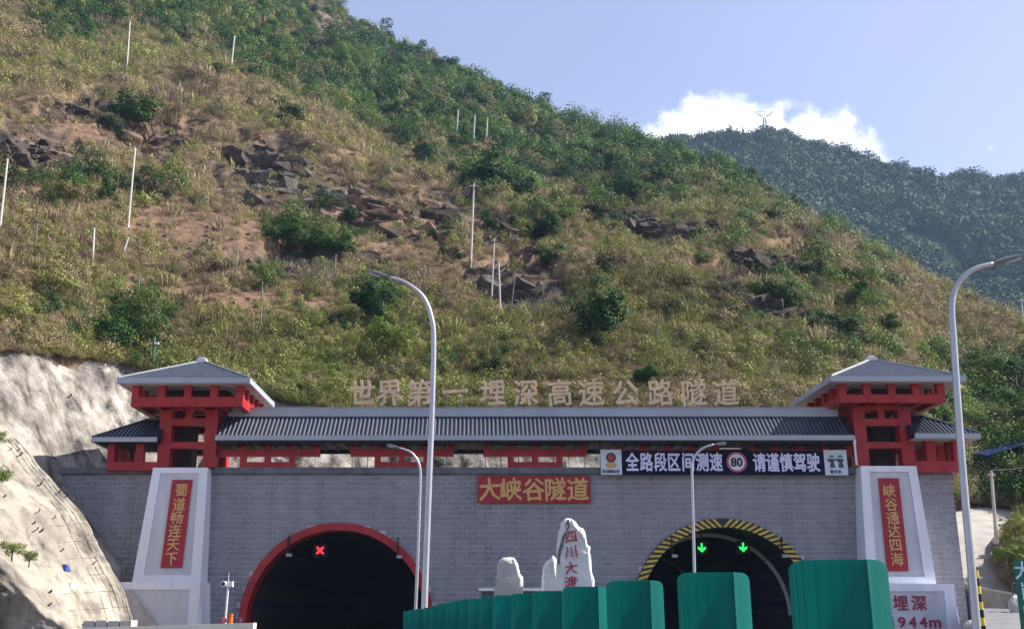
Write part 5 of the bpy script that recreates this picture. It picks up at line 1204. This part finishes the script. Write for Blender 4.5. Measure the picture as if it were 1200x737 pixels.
def outcrops():
    L_ = [(305, 190, 48, 22, 34, 0, 'dark shadowed rock outcrop in the upper left middle of the slope'), (345, 222, 70, 26, 46, 2, 'broad grey outcrop of broken rock above the dark shrubs'), (30, 180, 46, 22, 28, 0, 'dark rocky scar near the left picture edge'),
          (105, 128, 40, 10, 16, 0, 'thin dark rock ledge left of the round bush'), (185, 165, 50, 18, 26, 1, 'reddish rock step right of the round bush'), (445, 255, 62, 26, 50, 1, 'reddish brown broken outcrop left of the tallest pole'), (520, 262, 40, 26, 30, 1, 'brown rocks just left of the tallest pole'),
          (602, 275, 34, 22, 28, 1, 'bright brown rock face right of the tallest pole'), (620, 345, 50, 14, 24, 2, 'grey netted boulders below the bright rock face'), (748, 260, 84, 13, 66, 0, 'long dark rock band right of the middle'), (868, 353, 60, 13, 56, 0, 'dark diagonal rock ledge above the right tower'),
          (905, 312, 60, 9, 28, 0, 'narrow rock ledge below the right crest'), (935, 382, 50, 12, 20, 0, 'low rocks under shrubs near the right tower'), (700, 308, 34, 8, 14, 1, 'small rock line in olive brush left of centre right'), (430, 312, 30, 14, 16, 0, 'dark boulders beside the curved lamp head')]
    for (cx, cy, rx, ry, n, mi, lab) in L_:
        t = thing('rock_outcrop', hit(cx, cy + ry), lab, 'rock outcrop')
        rows = 4 if ry > 15 else 2; k = 0; n = int(n * 1.5)
        for rw in range(rows):            # beds of blocks side by side, each bed broken here and there
            per = n // rows; u0 = random.uniform(-1, -.75)
            for j in range(per):
                if random.random() < .14: continue
                ux = u0 + (1.9 * j / per) + random.uniform(-.05, .05); uy = -1 + 2 * (rw + .5) / rows + random.uniform(-.22, .22) + .35 * math.sin(ux * 4 + cx)
                if ux * ux * .8 + uy * uy > 1.15: continue
                p = hit(cx + ux * rx, cy + uy * ry * .8 + ux * rx * (.30 if cx > 650 else .16)); s = random.choice((.6, .8, 1.1, 1.7)) * random.uniform(.75, 1.2) * (p.y / 190); k += 1
                block_rock(t, ROCKM[mi if random.random() < .75 else 0], p - Vector((0, 0, s * .25)), (s * random.uniform(1.1, 2.5), s * random.uniform(.8, 1.2), s * random.uniform(.55, 1.2)), k * 7 + int(cx))
outcrops()
def scree():
    mb = MB(); q = random.Random(9); k = 0
    while k < 1500:
        b = q.choice(ROCKS + SOILS[:6]); ux, uy = q.gauss(0, .6), q.gauss(.25, .6); px, py = b[0] + ux * b[2], b[1] + uy * b[3]
        if py < 0 or py > 440: continue
        if k % 50 == 0: pass
        a, e = ray(px, py); k += 1; PTS.append((px, py))
    return mb
def hits(pts):
    A_ = np.array([ray(*p) for p in pts]); ys = np.linspace(72, 440, 700); out = []
    for i in range(0, len(A_), 100):
        a = A_[i:i + 100, 0][:, None]; e = A_[i:i + 100, 1][:, None]; Y = np.repeat(ys[None], len(a), 0); Zt = terrain_z(a * Y, Y); ok = (Zt > CAM_Z + e * Y) & (Y > np.interp(a, BASE[0], BASE[1]))
        k = ok.argmax(1); y = ys[k]; x = a[:, 0] * y; out.append(np.stack([x, y, terrain_z(x, y)], 1)[ok.any(1)])
    return np.concatenate(out)
PTS = []; scree()
def build_scree():
    P = hits(PTS); r = random.Random(12); mb = MB()
    for (x, y, z) in P:
        s = r.uniform(.12, .45) * (y / 170); vs = []
        for sx in (-1, 1):
            for sy in (-1, 1):
                for sz in (-1, 1): vs.append((x + sx * s * r.uniform(.5, 1.3), y + sy * s * r.uniform(.5, 1.1), z + sz * s * r.uniform(.3, .9)))
        mb.hexa([vs[0], vs[4], vs[6], vs[2], vs[1], vs[5], vs[7], vs[3]])
    tag(part('scree', mb, mat('scree_stone', (.24, .185, .14), .9, .3, .4, 0, .2, .8, 6, (.07, .055, .05)), org=(0, 0, 0)), 'loose brown stones strewn below the rock outcrops', kind='stuff')
build_scree()

# ------------------------------------------------------------------ foliage
def leaf_mat(name, cols, rough=.75, transl=.25, pscale=.05, rv=.6):
    m, nt, b = new_mat(name); N = nt.nodes.new; L = nt.links.new; b.inputs['Roughness'].default_value = rough; b.inputs['Specular IOR Level'].default_value = .15
    oi = N('ShaderNodeObjectInfo'); geo = N('ShaderNodeNewGeometry')
    n1 = N('ShaderNodeTexNoise'); n1.inputs['Scale'].default_value = pscale; n1.inputs['Detail'].default_value = 5; n1.inputs['Roughness'].default_value = .65; L(geo.outputs['Position'], n1.inputs['Vector'])
    n2 = N('ShaderNodeTexNoise'); n2.inputs['Scale'].default_value = 1.3; n2.inputs['Detail'].default_value = 3; L(geo.outputs['Position'], n2.inputs['Vector'])
    def M(op, a, b_):
        n = N('ShaderNodeMath'); n.operation = op
        for i, q in enumerate((a, b_)):
            if isinstance(q, (int, float)): n.inputs[i].default_value = q
            else: L(q, n.inputs[i])
        return n.outputs[0]
    f = M('ADD', M('ADD', M('MULTIPLY', M('SUBTRACT', n1.outputs[0], .5), 2.6), M('MULTIPLY', M('SUBTRACT', oi.outputs['Random'], .5), rv)), M('ADD', M('MULTIPLY', M('SUBTRACT', n2.outputs[0], .5), .35), .5))
    r = N('ShaderNodeValToRGB'); L(f, r.inputs[0]); el = r.color_ramp.elements
    while len(el) < len(cols): el.new(.5)
    for k, c in enumerate(cols): el[k].position = k / (len(cols) - 1); el[k].color = (*c, 1)
    L(r.outputs[0], b.inputs['Base Color'])
    if transl:
        tr = N('ShaderNodeBsdfTranslucent'); L(r.outputs[0], tr.inputs[0]); mx = N('ShaderNodeMixShader'); mx.inputs[0].default_value = transl; out = nt.nodes['Material Output']
        L(b.outputs[0], mx.inputs[1]); L(tr.outputs[0], mx.inputs[2]); L(mx.outputs[0], out.inputs[0])
    return m
DRY = leaf_mat('dry_brush_leaves', [(.13, .095, .07), (.26, .20, .135), (.34, .275, .165), (.30, .265, .125), (.20, .195, .075)], transl=.12)
OLIVE = leaf_mat('olive_brush_leaves', [(.11, .085, .045), (.21, .19, .075), (.19, .21, .058), (.27, .275, .085), (.12, .175, .038)], transl=.12)
GREEN = leaf_mat('green_leaves', [(.010, .030, .009), (.020, .058, .014), (.038, .095, .018), (.075, .145, .026), (.11, .17, .035)], transl=.2, rv=1.1)
SHRUB = leaf_mat('grey_green_leaves', [(.045, .05, .025), (.085, .10, .04), (.14, .125, .075), (.10, .13, .04)], rv=.9)
DEEP = leaf_mat('deep_green_leaves', [(.006, .020, .006), (.014, .045, .010), (.028, .075, .015), (.05, .11, .022)], transl=.12, rv=.4)
BRIGHT = leaf_mat('light_green_leaves', [(.05, .095, .022), (.085, .145, .032), (.13, .19, .04), (.07, .13, .03)], transl=.3)
FOREST = leaf_mat('far_forest_leaves', [(.008, .026, .010), (.014, .045, .015), (.030, .070, .020), (.06, .085, .028)], transl=.0, pscale=.012, rv=.35)
BARK = mat('bark', (.16, .12, .09), .9, .2, 3, 0, .2, .5, 12)

def cards(n, lobes, size, seed, flat=0.0, shell=.75):
    """n small leaf clumps spread through the volume of several lobes"""
    r = np.random.default_rng(seed); V = []; 
    w = np.array([l[3] ** 3 for l in lobes]) ** .7; w /= w.sum(); idx = r.choice(len(lobes), n, p=w)
    d = r.normal(size=(n, 3)); d /= np.linalg.norm(d, axis=1)[:, None]; rad = r.uniform(shell ** 3, 1, n) ** (1 / 3.); rad = np.where(r.random(n) < .25, r.uniform(.2, 1, n), rad) * r.uniform(.86, 1.10, n)
    Lb = np.array(lobes)[idx]; c = Lb[:, :3] + d * (Lb[:, 3] * rad)[:, None] * np.array([1, 1, .82])
    nrm = d + np.array([0, 0, .25]) + r.normal(size=(n, 3)) * .38; nrm /= np.linalg.norm(nrm, axis=1)[:, None]
    up = r.normal(size=(n, 3)); t = np.cross(nrm, up); t /= np.linalg.norm(t, axis=1)[:, None]; b = np.cross(nrm, t); s = size * r.uniform(.55, 1.35, n)[:, None]
    P = np.stack([c - t * s - b * s * .2, c - b * s * .75, c + t * s, c + b * s * .75 + nrm * s * .25], 1).reshape(-1, 3)
    N_ = d * .8 + nrm * .45 + np.array([0, 0, .35]); N_ /= np.linalg.norm(N_, axis=1)[:, None]      # leaves shade as part of their clump
    return np.concatenate([P, np.repeat(N_, 4, 0)], 1)
def cards_mesh(name, P, m):
    n = len(P) // 4; NV = P[:, 3:]; P = P[:, :3]; me = bpy.data.meshes.new(name); me.vertices.add(len(P)); me.vertices.foreach_set('co', P.astype(np.float32).ravel())
    me.loops.add(n * 4); me.loops.foreach_set('vertex_index', np.arange(n * 4, dtype=np.int32)); me.polygons.add(n); me.polygons.foreach_set('loop_start', np.arange(0, n * 4, 4, dtype=np.int32))
    me.materials.append(m); me.update(calc_edges=True); me.polygons.foreach_set('use_smooth', np.ones(n, bool)); me.normals_split_custom_set_from_vertices(NV.tolist()); return me
def blades(name, n, h, spread, m, seed, w=.05):
    r = np.random.default_rng(seed); mb = MB()
    for _ in range(n):
        an = r.uniform(0, 6.283); l = h * r.uniform(.5, 1.1); o = r.uniform(0, spread * .6); tilt = r.uniform(.1, .95); bx, by = math.cos(an) * o, math.sin(an) * o
        tx, ty = bx + math.cos(an + r.uniform(-.6, .6)) * l * tilt * .8, by + math.sin(an + r.uniform(-.6, .6)) * l * tilt * .8; tz = l * math.sqrt(max(.1, 1 - tilt * tilt * .6)); pa = an + 1.57 + r.uniform(-1, 1); ww = w * r.uniform(.6, 1.5)
        mx_, my_ = (bx * .45 + tx * .55), (by * .45 + ty * .55)
        mb.quad((bx, by, -.1), (mx_ + math.cos(pa) * ww, my_ + math.sin(pa) * ww, tz * .6), (tx, ty, tz), (mx_ - math.cos(pa) * ww, my_ - math.sin(pa) * ww, tz * .6))
    return mb.mesh(name, (0, 0, 0), [m])
def lobes_tree(seed, n=9, r=1.0, flat=.8):
    q = random.Random(seed); L_ = [(0, 0, .95, .62)]
    for k in range(n): an = q.uniform(0, 6.28); d = q.uniform(.35, .85); L_.append((math.cos(an) * d, math.sin(an) * d, q.uniform(.45, 1.5), q.uniform(.26, .48)))
    return L_
def trunk_mesh(seed, m=BARK, spread=.7):
    q = random.Random(seed); mb = MB(); mb.tube([(0, 0, -.5), (.02, .02, .15), (.05 * q.uniform(-1, 1), .04, .55), (.06, 0, .95)], [.075, .06, .045, .025], 7)
    for k in range(6):
        an = q.uniform(0, 6.28); z0 = q.uniform(.2, .7); e = Vector((math.cos(an) * spread * q.uniform(.6, 1), math.sin(an) * spread * q.uniform(.6, 1), z0 + q.uniform(.3, .8)))
        mb.tube([(.02, .01, z0), e * .5 + Vector((0, 0, z0 * .45)), e], [.035, .022, .010], 5)
    return mb.mesh('trunk', (0, 0, 0), [m])
CR = {}
for nm, m_, cnt in (('dark', GREEN, 2800), ('deep', DEEP, 2900), ('light', BRIGHT, 2200), ('olive', OLIVE, 2000)):
    CR[nm] = [cards_mesh('crown', cards(cnt, lobes_tree(s * 13 + len(nm), 9 + s), (.052 if nm in ('dark', 'deep') else .046), s + 5), m_) for s in range(4)]
TR = [trunk_mesh(s) for s in range(3)]
ntree = [0]
def where(px, py):
    if py < 60 and px < 200: return 'at the top left corner of the slope'
    for lim, t in ((200, 'over the upper left pole'), (330, 'around the second upper pole'), (430, 'below the top rocks'), (530, 'left of the three crest poles'), (610, 'over the three crest poles'), (690, 'right of the three crest poles'), (790, 'over the long rock band'), (900, 'below the cloud'), (1010, 'over the diagonal ledge'), (1100, 'below the far mountain')):
        if px < lim: return t if py < 260 or px > 790 else {200: 'below the long leaning pole', 330: 'by the bare soil patch', 430: 'around the net', 530: 'by the reddish rocks', 610: 'by the tallest pole', 690: 'by the bright rock face', 790: 'under the long rock band'}[lim]
    return 'behind the right tall lamp'
def size(w): return 'small ' if w < 19 else 'large ' if w > 27 else ''
def add_tree(p, rad, kind, label, group='trees and bushes on the hillside', name=None, squash=1.0):
    t = bpy.data.objects.new(name or ('hillside_tree' if kind != 'olive' else 'hillside_shrub'), None); COL.objects.link(t); t.location = p; ORG[t] = tuple(p); t.empty_display_size = .3
    t.scale = (rad * random.uniform(.92, 1.1), rad * random.uniform(.92, 1.1), rad * random.uniform(.88, 1.08) * squash); t.rotation_euler.z = random.uniform(0, 6.28); tag(t, label, 'tree' if kind != 'olive' else 'shrub', group)
    c = bpy.data.objects.new('crown', random.choice(CR[kind])); COL.objects.link(c); c.parent = t
    k = bpy.data.objects.new('trunk', random.choice(TR)); COL.objects.link(k); k.parent = t
    ntree[0] += 1; return t
def trees():
    # (centre px, bottom py, width px, height px, kind, label)
    T = [(158, 156, 62, 50, 'dark', 'big dark round bush on the upper left slope'), (130, 160, 44, 30, 'dark', 'dark bush spilling left of the big round bush'), (697, 408, 82, 74, 'dark', 'lone round green tree low on the slope right of centre'), (436, 385, 56, 52, 'dark', 'dark tree left of the tall lamp arm'), (460, 432, 54, 64, 'light', 'light green bushy tree left of the tall lamp pole'),
         (571, 447, 36, 32, 'dark', 'small dark round bush above character 埋'), (755, 457, 38, 30, 'dark', 'small dark bush above character 公'), (578, 226, 78, 50, 'dark', 'large dark spreading tree below the three crest poles'), (612, 238, 40, 30, 'dark', 'dark tree at the right foot of the large spreading tree'), (500, 196, 42, 36, 'dark', 'dark tree left of the large spreading tree'),
         (640, 290, 42, 38, 'dark', 'dark tree on the right of the bright rock face'), (648, 312, 34, 26, 'dark', 'bush below the dark tree right of the bright rock face'), (345, 150, 44, 32, 'dark', 'dark bush above the grey outcrop'), (413, 270, 34, 32, 'dark', 'dark bush beside the reddish outcrop'),
         (350, 296, 50, 30, 'dark', 'left one of the dark shrubs above the rockfall net'), (385, 300, 50, 34, 'dark', 'right one of the dark shrubs above the rockfall net'), (325, 286, 36, 26, 'dark', 'shrub at the left end of the dark shrubs above the net'), (404, 300, 30, 24, 'dark', 'shrub touching the right end of the net'),
         (525, 306, 30, 20, 'dark', 'low dark bush left of the tallest pole'), (515, 285, 36, 22, 'dark', 'dark bush on the brown rocks left of the tallest pole'), (572, 275, 36, 26, 'dark', 'dark bush right of the tallest pole'), (916, 364, 42, 34, 'dark', 'dark tree on the diagonal ledge'), (950, 330, 44, 26, 'dark', 'dark tree below the right crest'), (826, 314, 30, 24, 'light', 'green round bush below the long rock band'),
         (852, 322, 24, 18, 'light', 'small bush right of the green round bush'), (730, 244, 50, 34, 'dark', 'wide bush on top of the long rock band'), (665, 262, 34, 24, 'light', 'light bush left of the long rock band'), (905, 268, 50, 24, 'dark', 'spreading dark bush under the right crest'), (990, 402, 48, 32, 'dark', 'bush above the right tower roof'), (960, 396, 46, 30, 'dark', 'bush at the lower end of the diagonal ledge'),
         (1005, 360, 40, 30, 'dark', 'tree on the dry right slope'), (1035, 390, 40, 26, 'dark', 'low tree right of the tower finial'), (300, 325, 30, 18, 'light', 'small light shrub by the fence post'), (312, 345, 40, 40, 'light', 'pale green sapling below the soil patch'), (165, 402, 66, 66, 'light', 'tall light green shrub above the concrete brow'), (135, 410, 50, 34, 'dark', 'dark shrub hanging over the concrete brow'),
         (60, 350, 60, 40, 'olive', 'wide olive shrub at the left above the brow'), (20, 385, 50, 36, 'olive', 'olive shrub at the left end of the brow'), (200, 225, 50, 26, 'light', 'bright green patch of shrub left of the dark outcrop'), (125, 240, 24, 30, 'dark', 'narrow dark bush beside the long leaning pole'), (80, 240, 50, 28, 'olive', 'olive shrub left of the long leaning pole'),
         (690, 205, 34, 26, 'dark', 'dark crest tree above the long rock band'), (610, 205, 30, 24, 'dark', 'dark tree near the three crest poles'), (480, 140, 44, 30, 'dark', 'dark tree at the foot of the crest belt'), (455, 142, 36, 24, 'dark', 'bush at the left foot of the crest belt'), (325, 130, 26, 16, 'dark', 'tiny dark bush in tan brush'), (250, 90, 40, 14, 'dark', 'low bush left of the upper pole')]
    for (cx, by, w, h, kd, lab) in T:
        p = hit(cx, by - h * .10); rad = w / 2 * p.y / F_PX / .98; kd = 'deep' if kd == 'dark' else kd; add_tree(p - Vector((0, 0, rad * .12)), rad, kd, lab, squash=(h * .98) / w * 1.25 * .95)
    # crest belt and scattered bushes: individually placed, alike
    r = random.Random(5); placed = 0; kinds = ['dark'] * 5 + ['light'] * 1 + ['olive']
    regions = [(GREENS[:10], 165, (19, 42), 'crest belt tree'), (GREENS[10:28], 50, (15, 32), 'scattered bush'), ]
    for blobs, cnt, (w0, w1), lab in regions:
        k = 0; tries = 0
        while k < cnt and tries < 9000:
            tries += 1; px, py = r.uniform(-10, 1190), r.uniform(-20, 440)
            if float(paint(np.array([px]), np.array([py]), blobs)[0]) < r.uniform(.35, .95): continue
            p = hit(px, py); w = r.uniform(w0, w1) * (.8 if r.random() < .5 else 1); rad = w / 2 * p.y / F_PX
            kd = r.choice(kinds); md = 'deep' if kd == 'dark' and r.random() < .45 else kd; add_tree(p - Vector((0, 0, rad * .28)), rad, md, size(w) + ('light green ' if kd == 'light' else 'dark green ' if kd == 'dark' else 'olive ') + lab + ' ' + where(px, py), 'crest belt trees' if 'belt' in lab else 'scattered bushes', squash=r.uniform(.85, 1.15)); k += 1
    # crest silhouette trees
    for k in range(62):
        px = 372 + 840 * (k + r.random() * .8) / 62; a, _ = ray(px, 200)
        a = np.interp(px, [395, 560, 740, 900, 1040, 1200], [ray(395, 12)[0], ray(560, 104)[0], ray(740, 168)[0], ray(900, 230)[0], ray(1040, 314)[0], ray(1200, 382)[0]])
        if px > 1010 and k % 2: continue
        Y = float(np.interp(a, CREST[0], CREST[1])) - r.uniform(0, 6); x = a * Y; z = float(terrain_z(x, Y)); w = r.uniform(14, 30) * (1 if px < 800 else .8); rad = w / 2 * Y / F_PX
        add_tree(Vector((x, Y, z - rad * .3)), rad, 'dark' if r.random() < .85 else 'light', size(w) + 'skyline tree ' + where(float(pix(x, Y, z)[0]), 0), 'skyline trees')
    # dark grove right of the portal
    for k in range(34):
        px = r.uniform(1085, 1290); py = r.uniform(440, 585)
        if px < 1120 and py < 500: py += 30
        p = hit(px, py); w = r.uniform(24, 46); rad = w / 2 * p.y / F_PX; add_tree(p - Vector((0, 0, rad * .3)), rad, 'dark' if r.random() < .85 else 'olive', size(w - 9) + 'leafy grove tree ' + ('right of the tall lamp' if px > 1150 else 'between tower and tall lamp') + (', high on the slope' if py < 500 else ', low near the ramp'), 'grove right of the portal')
    # tufts on the left spur and bank on the right
    for (px, py, Y, w, kd, lab) in ((-6, 570, 56, 40, 'light', 'yellow green shrub at the left edge above the spur'), (-4, 520, 57, 30, 'light', 'small yellow green shrub above the other at the left edge'), (14, 655, 50, 34, 'olive', 'olive tuft on the lower left of the spur'), (34, 660, 50, 22, 'olive', 'small olive tuft right of the larger tuft on the spur'), (-5, 668, 49, 40, 'dark', 'dark tuft at the left edge of the spur'),
                                    (1119, 585, 73, 20, 'light', 'light green bush between the portal end and the lamp'), (1117, 560, 75, 22, 'light', 'upper light green bush between the portal end and the lamp'), (1190, 628, 70, 40, 'olive', 'dry grassy shrub on the bank right of the ramp'), (1180, 660, 67, 34, 'dark', 'dark brambles at the foot of the bank'), (1205, 650, 68, 40, 'olive', 'dry shrub at the right edge of the bank')):
        rad = w / 2 * Y / F_PX; add_tree(at(px, py, Y), rad, kd, lab, 'bushes beside the portal', squash=.7)
trees()
print('trees', ntree[0])

# ------------------------------------------------------------------ scattered brush (geometry nodes on points)
def scatter(name, P, S, proto_meshes, label, rotmax=.25):
    for vi, me_p in enumerate(proto_meshes):
        sel = np.arange(len(P)) % len(proto_meshes) == vi; p, s = P[sel], S[sel]
        me = bpy.data.meshes.new(name); me.vertices.add(len(p)); me.vertices.foreach_set('co', p.astype(np.float32).ravel())
        a = me.attributes.new('size', 'FLOAT', 'POINT'); a.data.foreach_set('value', s.astype(np.float32))
        rt = np.stack([rng.uniform(-rotmax, rotmax, len(p)), rng.uniform(-rotmax, rotmax, len(p)), rng.uniform(0, 6.283, len(p))], 1)
        b = me.attributes.new('turn', 'FLOAT_VECTOR', 'POINT'); b.data.foreach_set('vector', rt.astype(np.float32).ravel()); me.update()
        proto = bpy.data.objects.new(name + '_sprig', me_p)
        ng = bpy.data.node_groups.new(name, 'GeometryNodeTree'); ng.interface.new_socket('Geometry', in_out='INPUT', socket_type='NodeSocketGeometry'); ng.interface.new_socket('Geometry', in_out='OUTPUT', socket_type='NodeSocketGeometry')
        N = ng.nodes.new; L = ng.links.new; gi, go = N('NodeGroupInput'), N('NodeGroupOutput'); io = N('GeometryNodeInstanceOnPoints'); ob = N('GeometryNodeObjectInfo'); ob.inputs[0].default_value = proto; ob.inputs['As Instance'].default_value = True
        mp = N('GeometryNodeMeshToPoints'); L(gi.outputs[0], mp.inputs[0]); L(mp.outputs[0], io.inputs['Points']); L(ob.outputs['Geometry'], io.inputs['Instance'])
        s1 = N('GeometryNodeInputNamedAttribute'); s1.data_type = 'FLOAT'; s1.inputs[0].default_value = 'size'; L(s1.outputs[0], io.inputs['Scale'])
        s2 = N('GeometryNodeInputNamedAttribute'); s2.data_type = 'FLOAT_VECTOR'; s2.inputs[0].default_value = 'turn'; L(s2.outputs[0], io.inputs['Rotation'])
        L(io.outputs[0], go.inputs[0]); o = link(name, me); md = o.modifiers.new('scatter', 'NODES'); md.node_group = ng; tag(o, label, kind='stuff')
def brush():
    n = 230000
    a = rng.uniform(-.72, .66, n); y0 = np.interp(a, BASE[0], BASE[1]); yc = np.interp(a, CREST[0], CREST[1]); s = rng.random(n) ** 1.45
    y = y0 - .9 + (yc + 4 - y0) * s; x = a * y; z, rk, px, py = terrain_z(x, y, True)
    keep = (px > -40) & (px < 1240) & (py > -40)
    soil = paint(px, py, SOILS, 13); gr = paint(px, py, GREENS, 23); ol = paint(px, py, OLIVES, 29)
    u = rng.random(n); patch = .78 + .5 * fbm(x / 9, y / 9, 77, 4)
    keep &= (u < patch * (1 - .84 * np.clip(soil, 0, 1)) * (1 - .80 * np.clip(rk * .95, 0, 1)))
    x, y, z, gr, ol, px, py, rk = (q[keep] for q in (x, y, z, gr, ol, px, py, rk)); n = len(x); v = rng.random(n)
    P = np.stack([x, y, z], -1); grow = (y / 200) ** .85
    green = v < gr * np.where(py < 230, .52, .30); olive = (~green) & (v < ol * .75 + .16); dry = ~(green | olive)
    isgrove = (px > 1080) & (py > 430)
    dome = lambda sd, h=.55: [(0, 0, h * .6, .42), (.25, .1, h * .5, .32), (-.22, .18, h * .5, .30), (.05, -.27, h * .55, .3), (0, .05, h, .28)]
    dry_p = [cards_mesh('dry_brush', np.concatenate([cards(252, dome(1), 0.038, 3)]), DRY), cards_mesh('dry_brush', cards(206, dome(1, .9), 0.031, 31), DRY), blades('dry_brush', 70, .6, .9, DRY, 4, .028), cards_mesh('dry_brush', cards(229, dome(1, .7), 0.036, 9), DRY)]
    ol_p = [cards_mesh('olive_brush', cards(252, dome(2), 0.038, 13), OLIVE), cards_mesh('olive_brush', cards(206, dome(2, .9), 0.031, 33), OLIVE), blades('olive_brush', 70, .6, .9, OLIVE, 14, .028), cards_mesh('olive_brush', cards(252, dome(2, .75), 0.036, 16), OLIVE)]
    gr_p = [cards_mesh('green_brush', cards(345, dome(3), 0.038, 23), GREEN), cards_mesh('green_brush', cards(345, dome(3, .8), 0.036, 24), GREEN)]
    r_ = lambda k, lo, hi: (lo + (hi - lo) * rng.random(k) ** 1.6) * (1 + 1.1 * (rng.random(k) < .07))
    scatter('dry_brush', P[dry], r_(dry.sum(), .8, 2.1) * grow[dry], dry_p, 'tan dry brush covering the hillside')
    scatter('olive_brush', P[olive], r_(olive.sum(), .8, 2.2) * grow[olive], ol_p, 'olive brush covering the lower hillside')
    scatter('green_brush', P[green], r_(green.sum(), 1.2, 3.2) * grow[green], gr_p, 'dark green undergrowth in belts on the hillside')
    # rounder, darker shrubs standing out of the grass
    q = rng.random(n) < .012 * (1.3 - np.clip(rk, 0, 1)); pb = P[q]
    scatter('low_shrub', pb[::2], (rng.uniform(1.6, 4.2, len(pb[::2]))) * grow[q][::2], [cards_mesh('low_shrub', cards(260, dome(5, .7), .050, 61), SHRUB), cards_mesh('low_shrub', cards(240, dome(5, .6), .052, 62), SHRUB)], 'rounded grey green shrubs dotted all over the slope')
    scatter('low_shrub', pb[1::2], (rng.uniform(1.6, 3.6, len(pb[1::2]))) * grow[q][1::2], [cards_mesh('low_shrub', cards(260, dome(5, .7), .050, 63), OLIVE)], 'rounded olive shrubs dotted all over the slope')
    print('brush', dry.sum(), olive.sum(), green.sum())
    # far mountain woods
    for C, yb, zb, a0, a1, cnt, nm in ((FAR, 430, 5, .02, .62, 26000, 'far_forest'), (MID, 600, 60, -.12, .16, 6000, 'far_forest')):
        a = rng.uniform(a0, a1, cnt); yc = np.interp(a, C[0], C[1]); y = yb + 60 + (yc + 4 - yb - 60) * rng.random(cnt) ** .9; x = a * y; z = far_z(C, x, y, yb, zb) - 2.2; P = np.stack([x, y, z], -1)
        k = fbm(x / 60, y / 90, 88, 4) > -.38; P = P[k]
        scatter(nm, P, rng.uniform(4, 10, len(P)) * (1 + .35 * (rng.random(len(P)) < .2)), [cards_mesh('far_tree', cards(200, lobes_tree(50, 5), .09, 51), FOREST), cards_mesh('far_tree', cards(200, lobes_tree(53, 6), .09, 54), FOREST)], 'hazy woodland covering the far mountain' if C is FAR else 'hazy woodland on the pale ridge behind the crest', .1)
brush()
def bank_grass():
    n = 900; px = rng.uniform(1172, 1290, n); py = rng.uniform(596, 690, n); Y = np.interp(py, [590, 630, 672, 722], [85, 74.8, 69.6, 66.5]) - 3.0
    P = np.array([at(a, b, c) for a, b, c in zip(px, py, Y)]); k = px > np.interp(py, [590, 600, 615, 630, 650, 672, 700], [1222, 1196, 1184, 1176, 1176, 1190, 1220]); P = P[k]
    scatter('bank_grass', P, rng.uniform(.3, .8, len(P)), [blades('bank_tuft', 40, 1, .6, OLIVE, 44, .05)], 'dry yellow grass on the earth bank')
bank_grass()

# ------------------------------------------------------------------ air
def haze():
    mb = MB(); mb.box(-700, 1400, -60, 1250, -1.2, 500)
    m = bpy.data.materials.new('air'); m.use_nodes = True; nt = m.node_tree; nt.nodes.clear(); o = nt.nodes.new('ShaderNodeOutputMaterial'); v = nt.nodes.new('ShaderNodeVolumePrincipled')
    v.inputs['Color'].default_value = (.46, .68, 1.0, 1); v.inputs['Density'].default_value = HAZE; v.inputs['Anisotropy'].default_value = .0
    nt.links.new(v.outputs[0], o.inputs['Volume']); ob = part('haze', mb, m, org=(0, 0, 0)); tag(ob, 'pale blue air softening the far mountain', kind='stuff')
HAZE = .00014
haze()
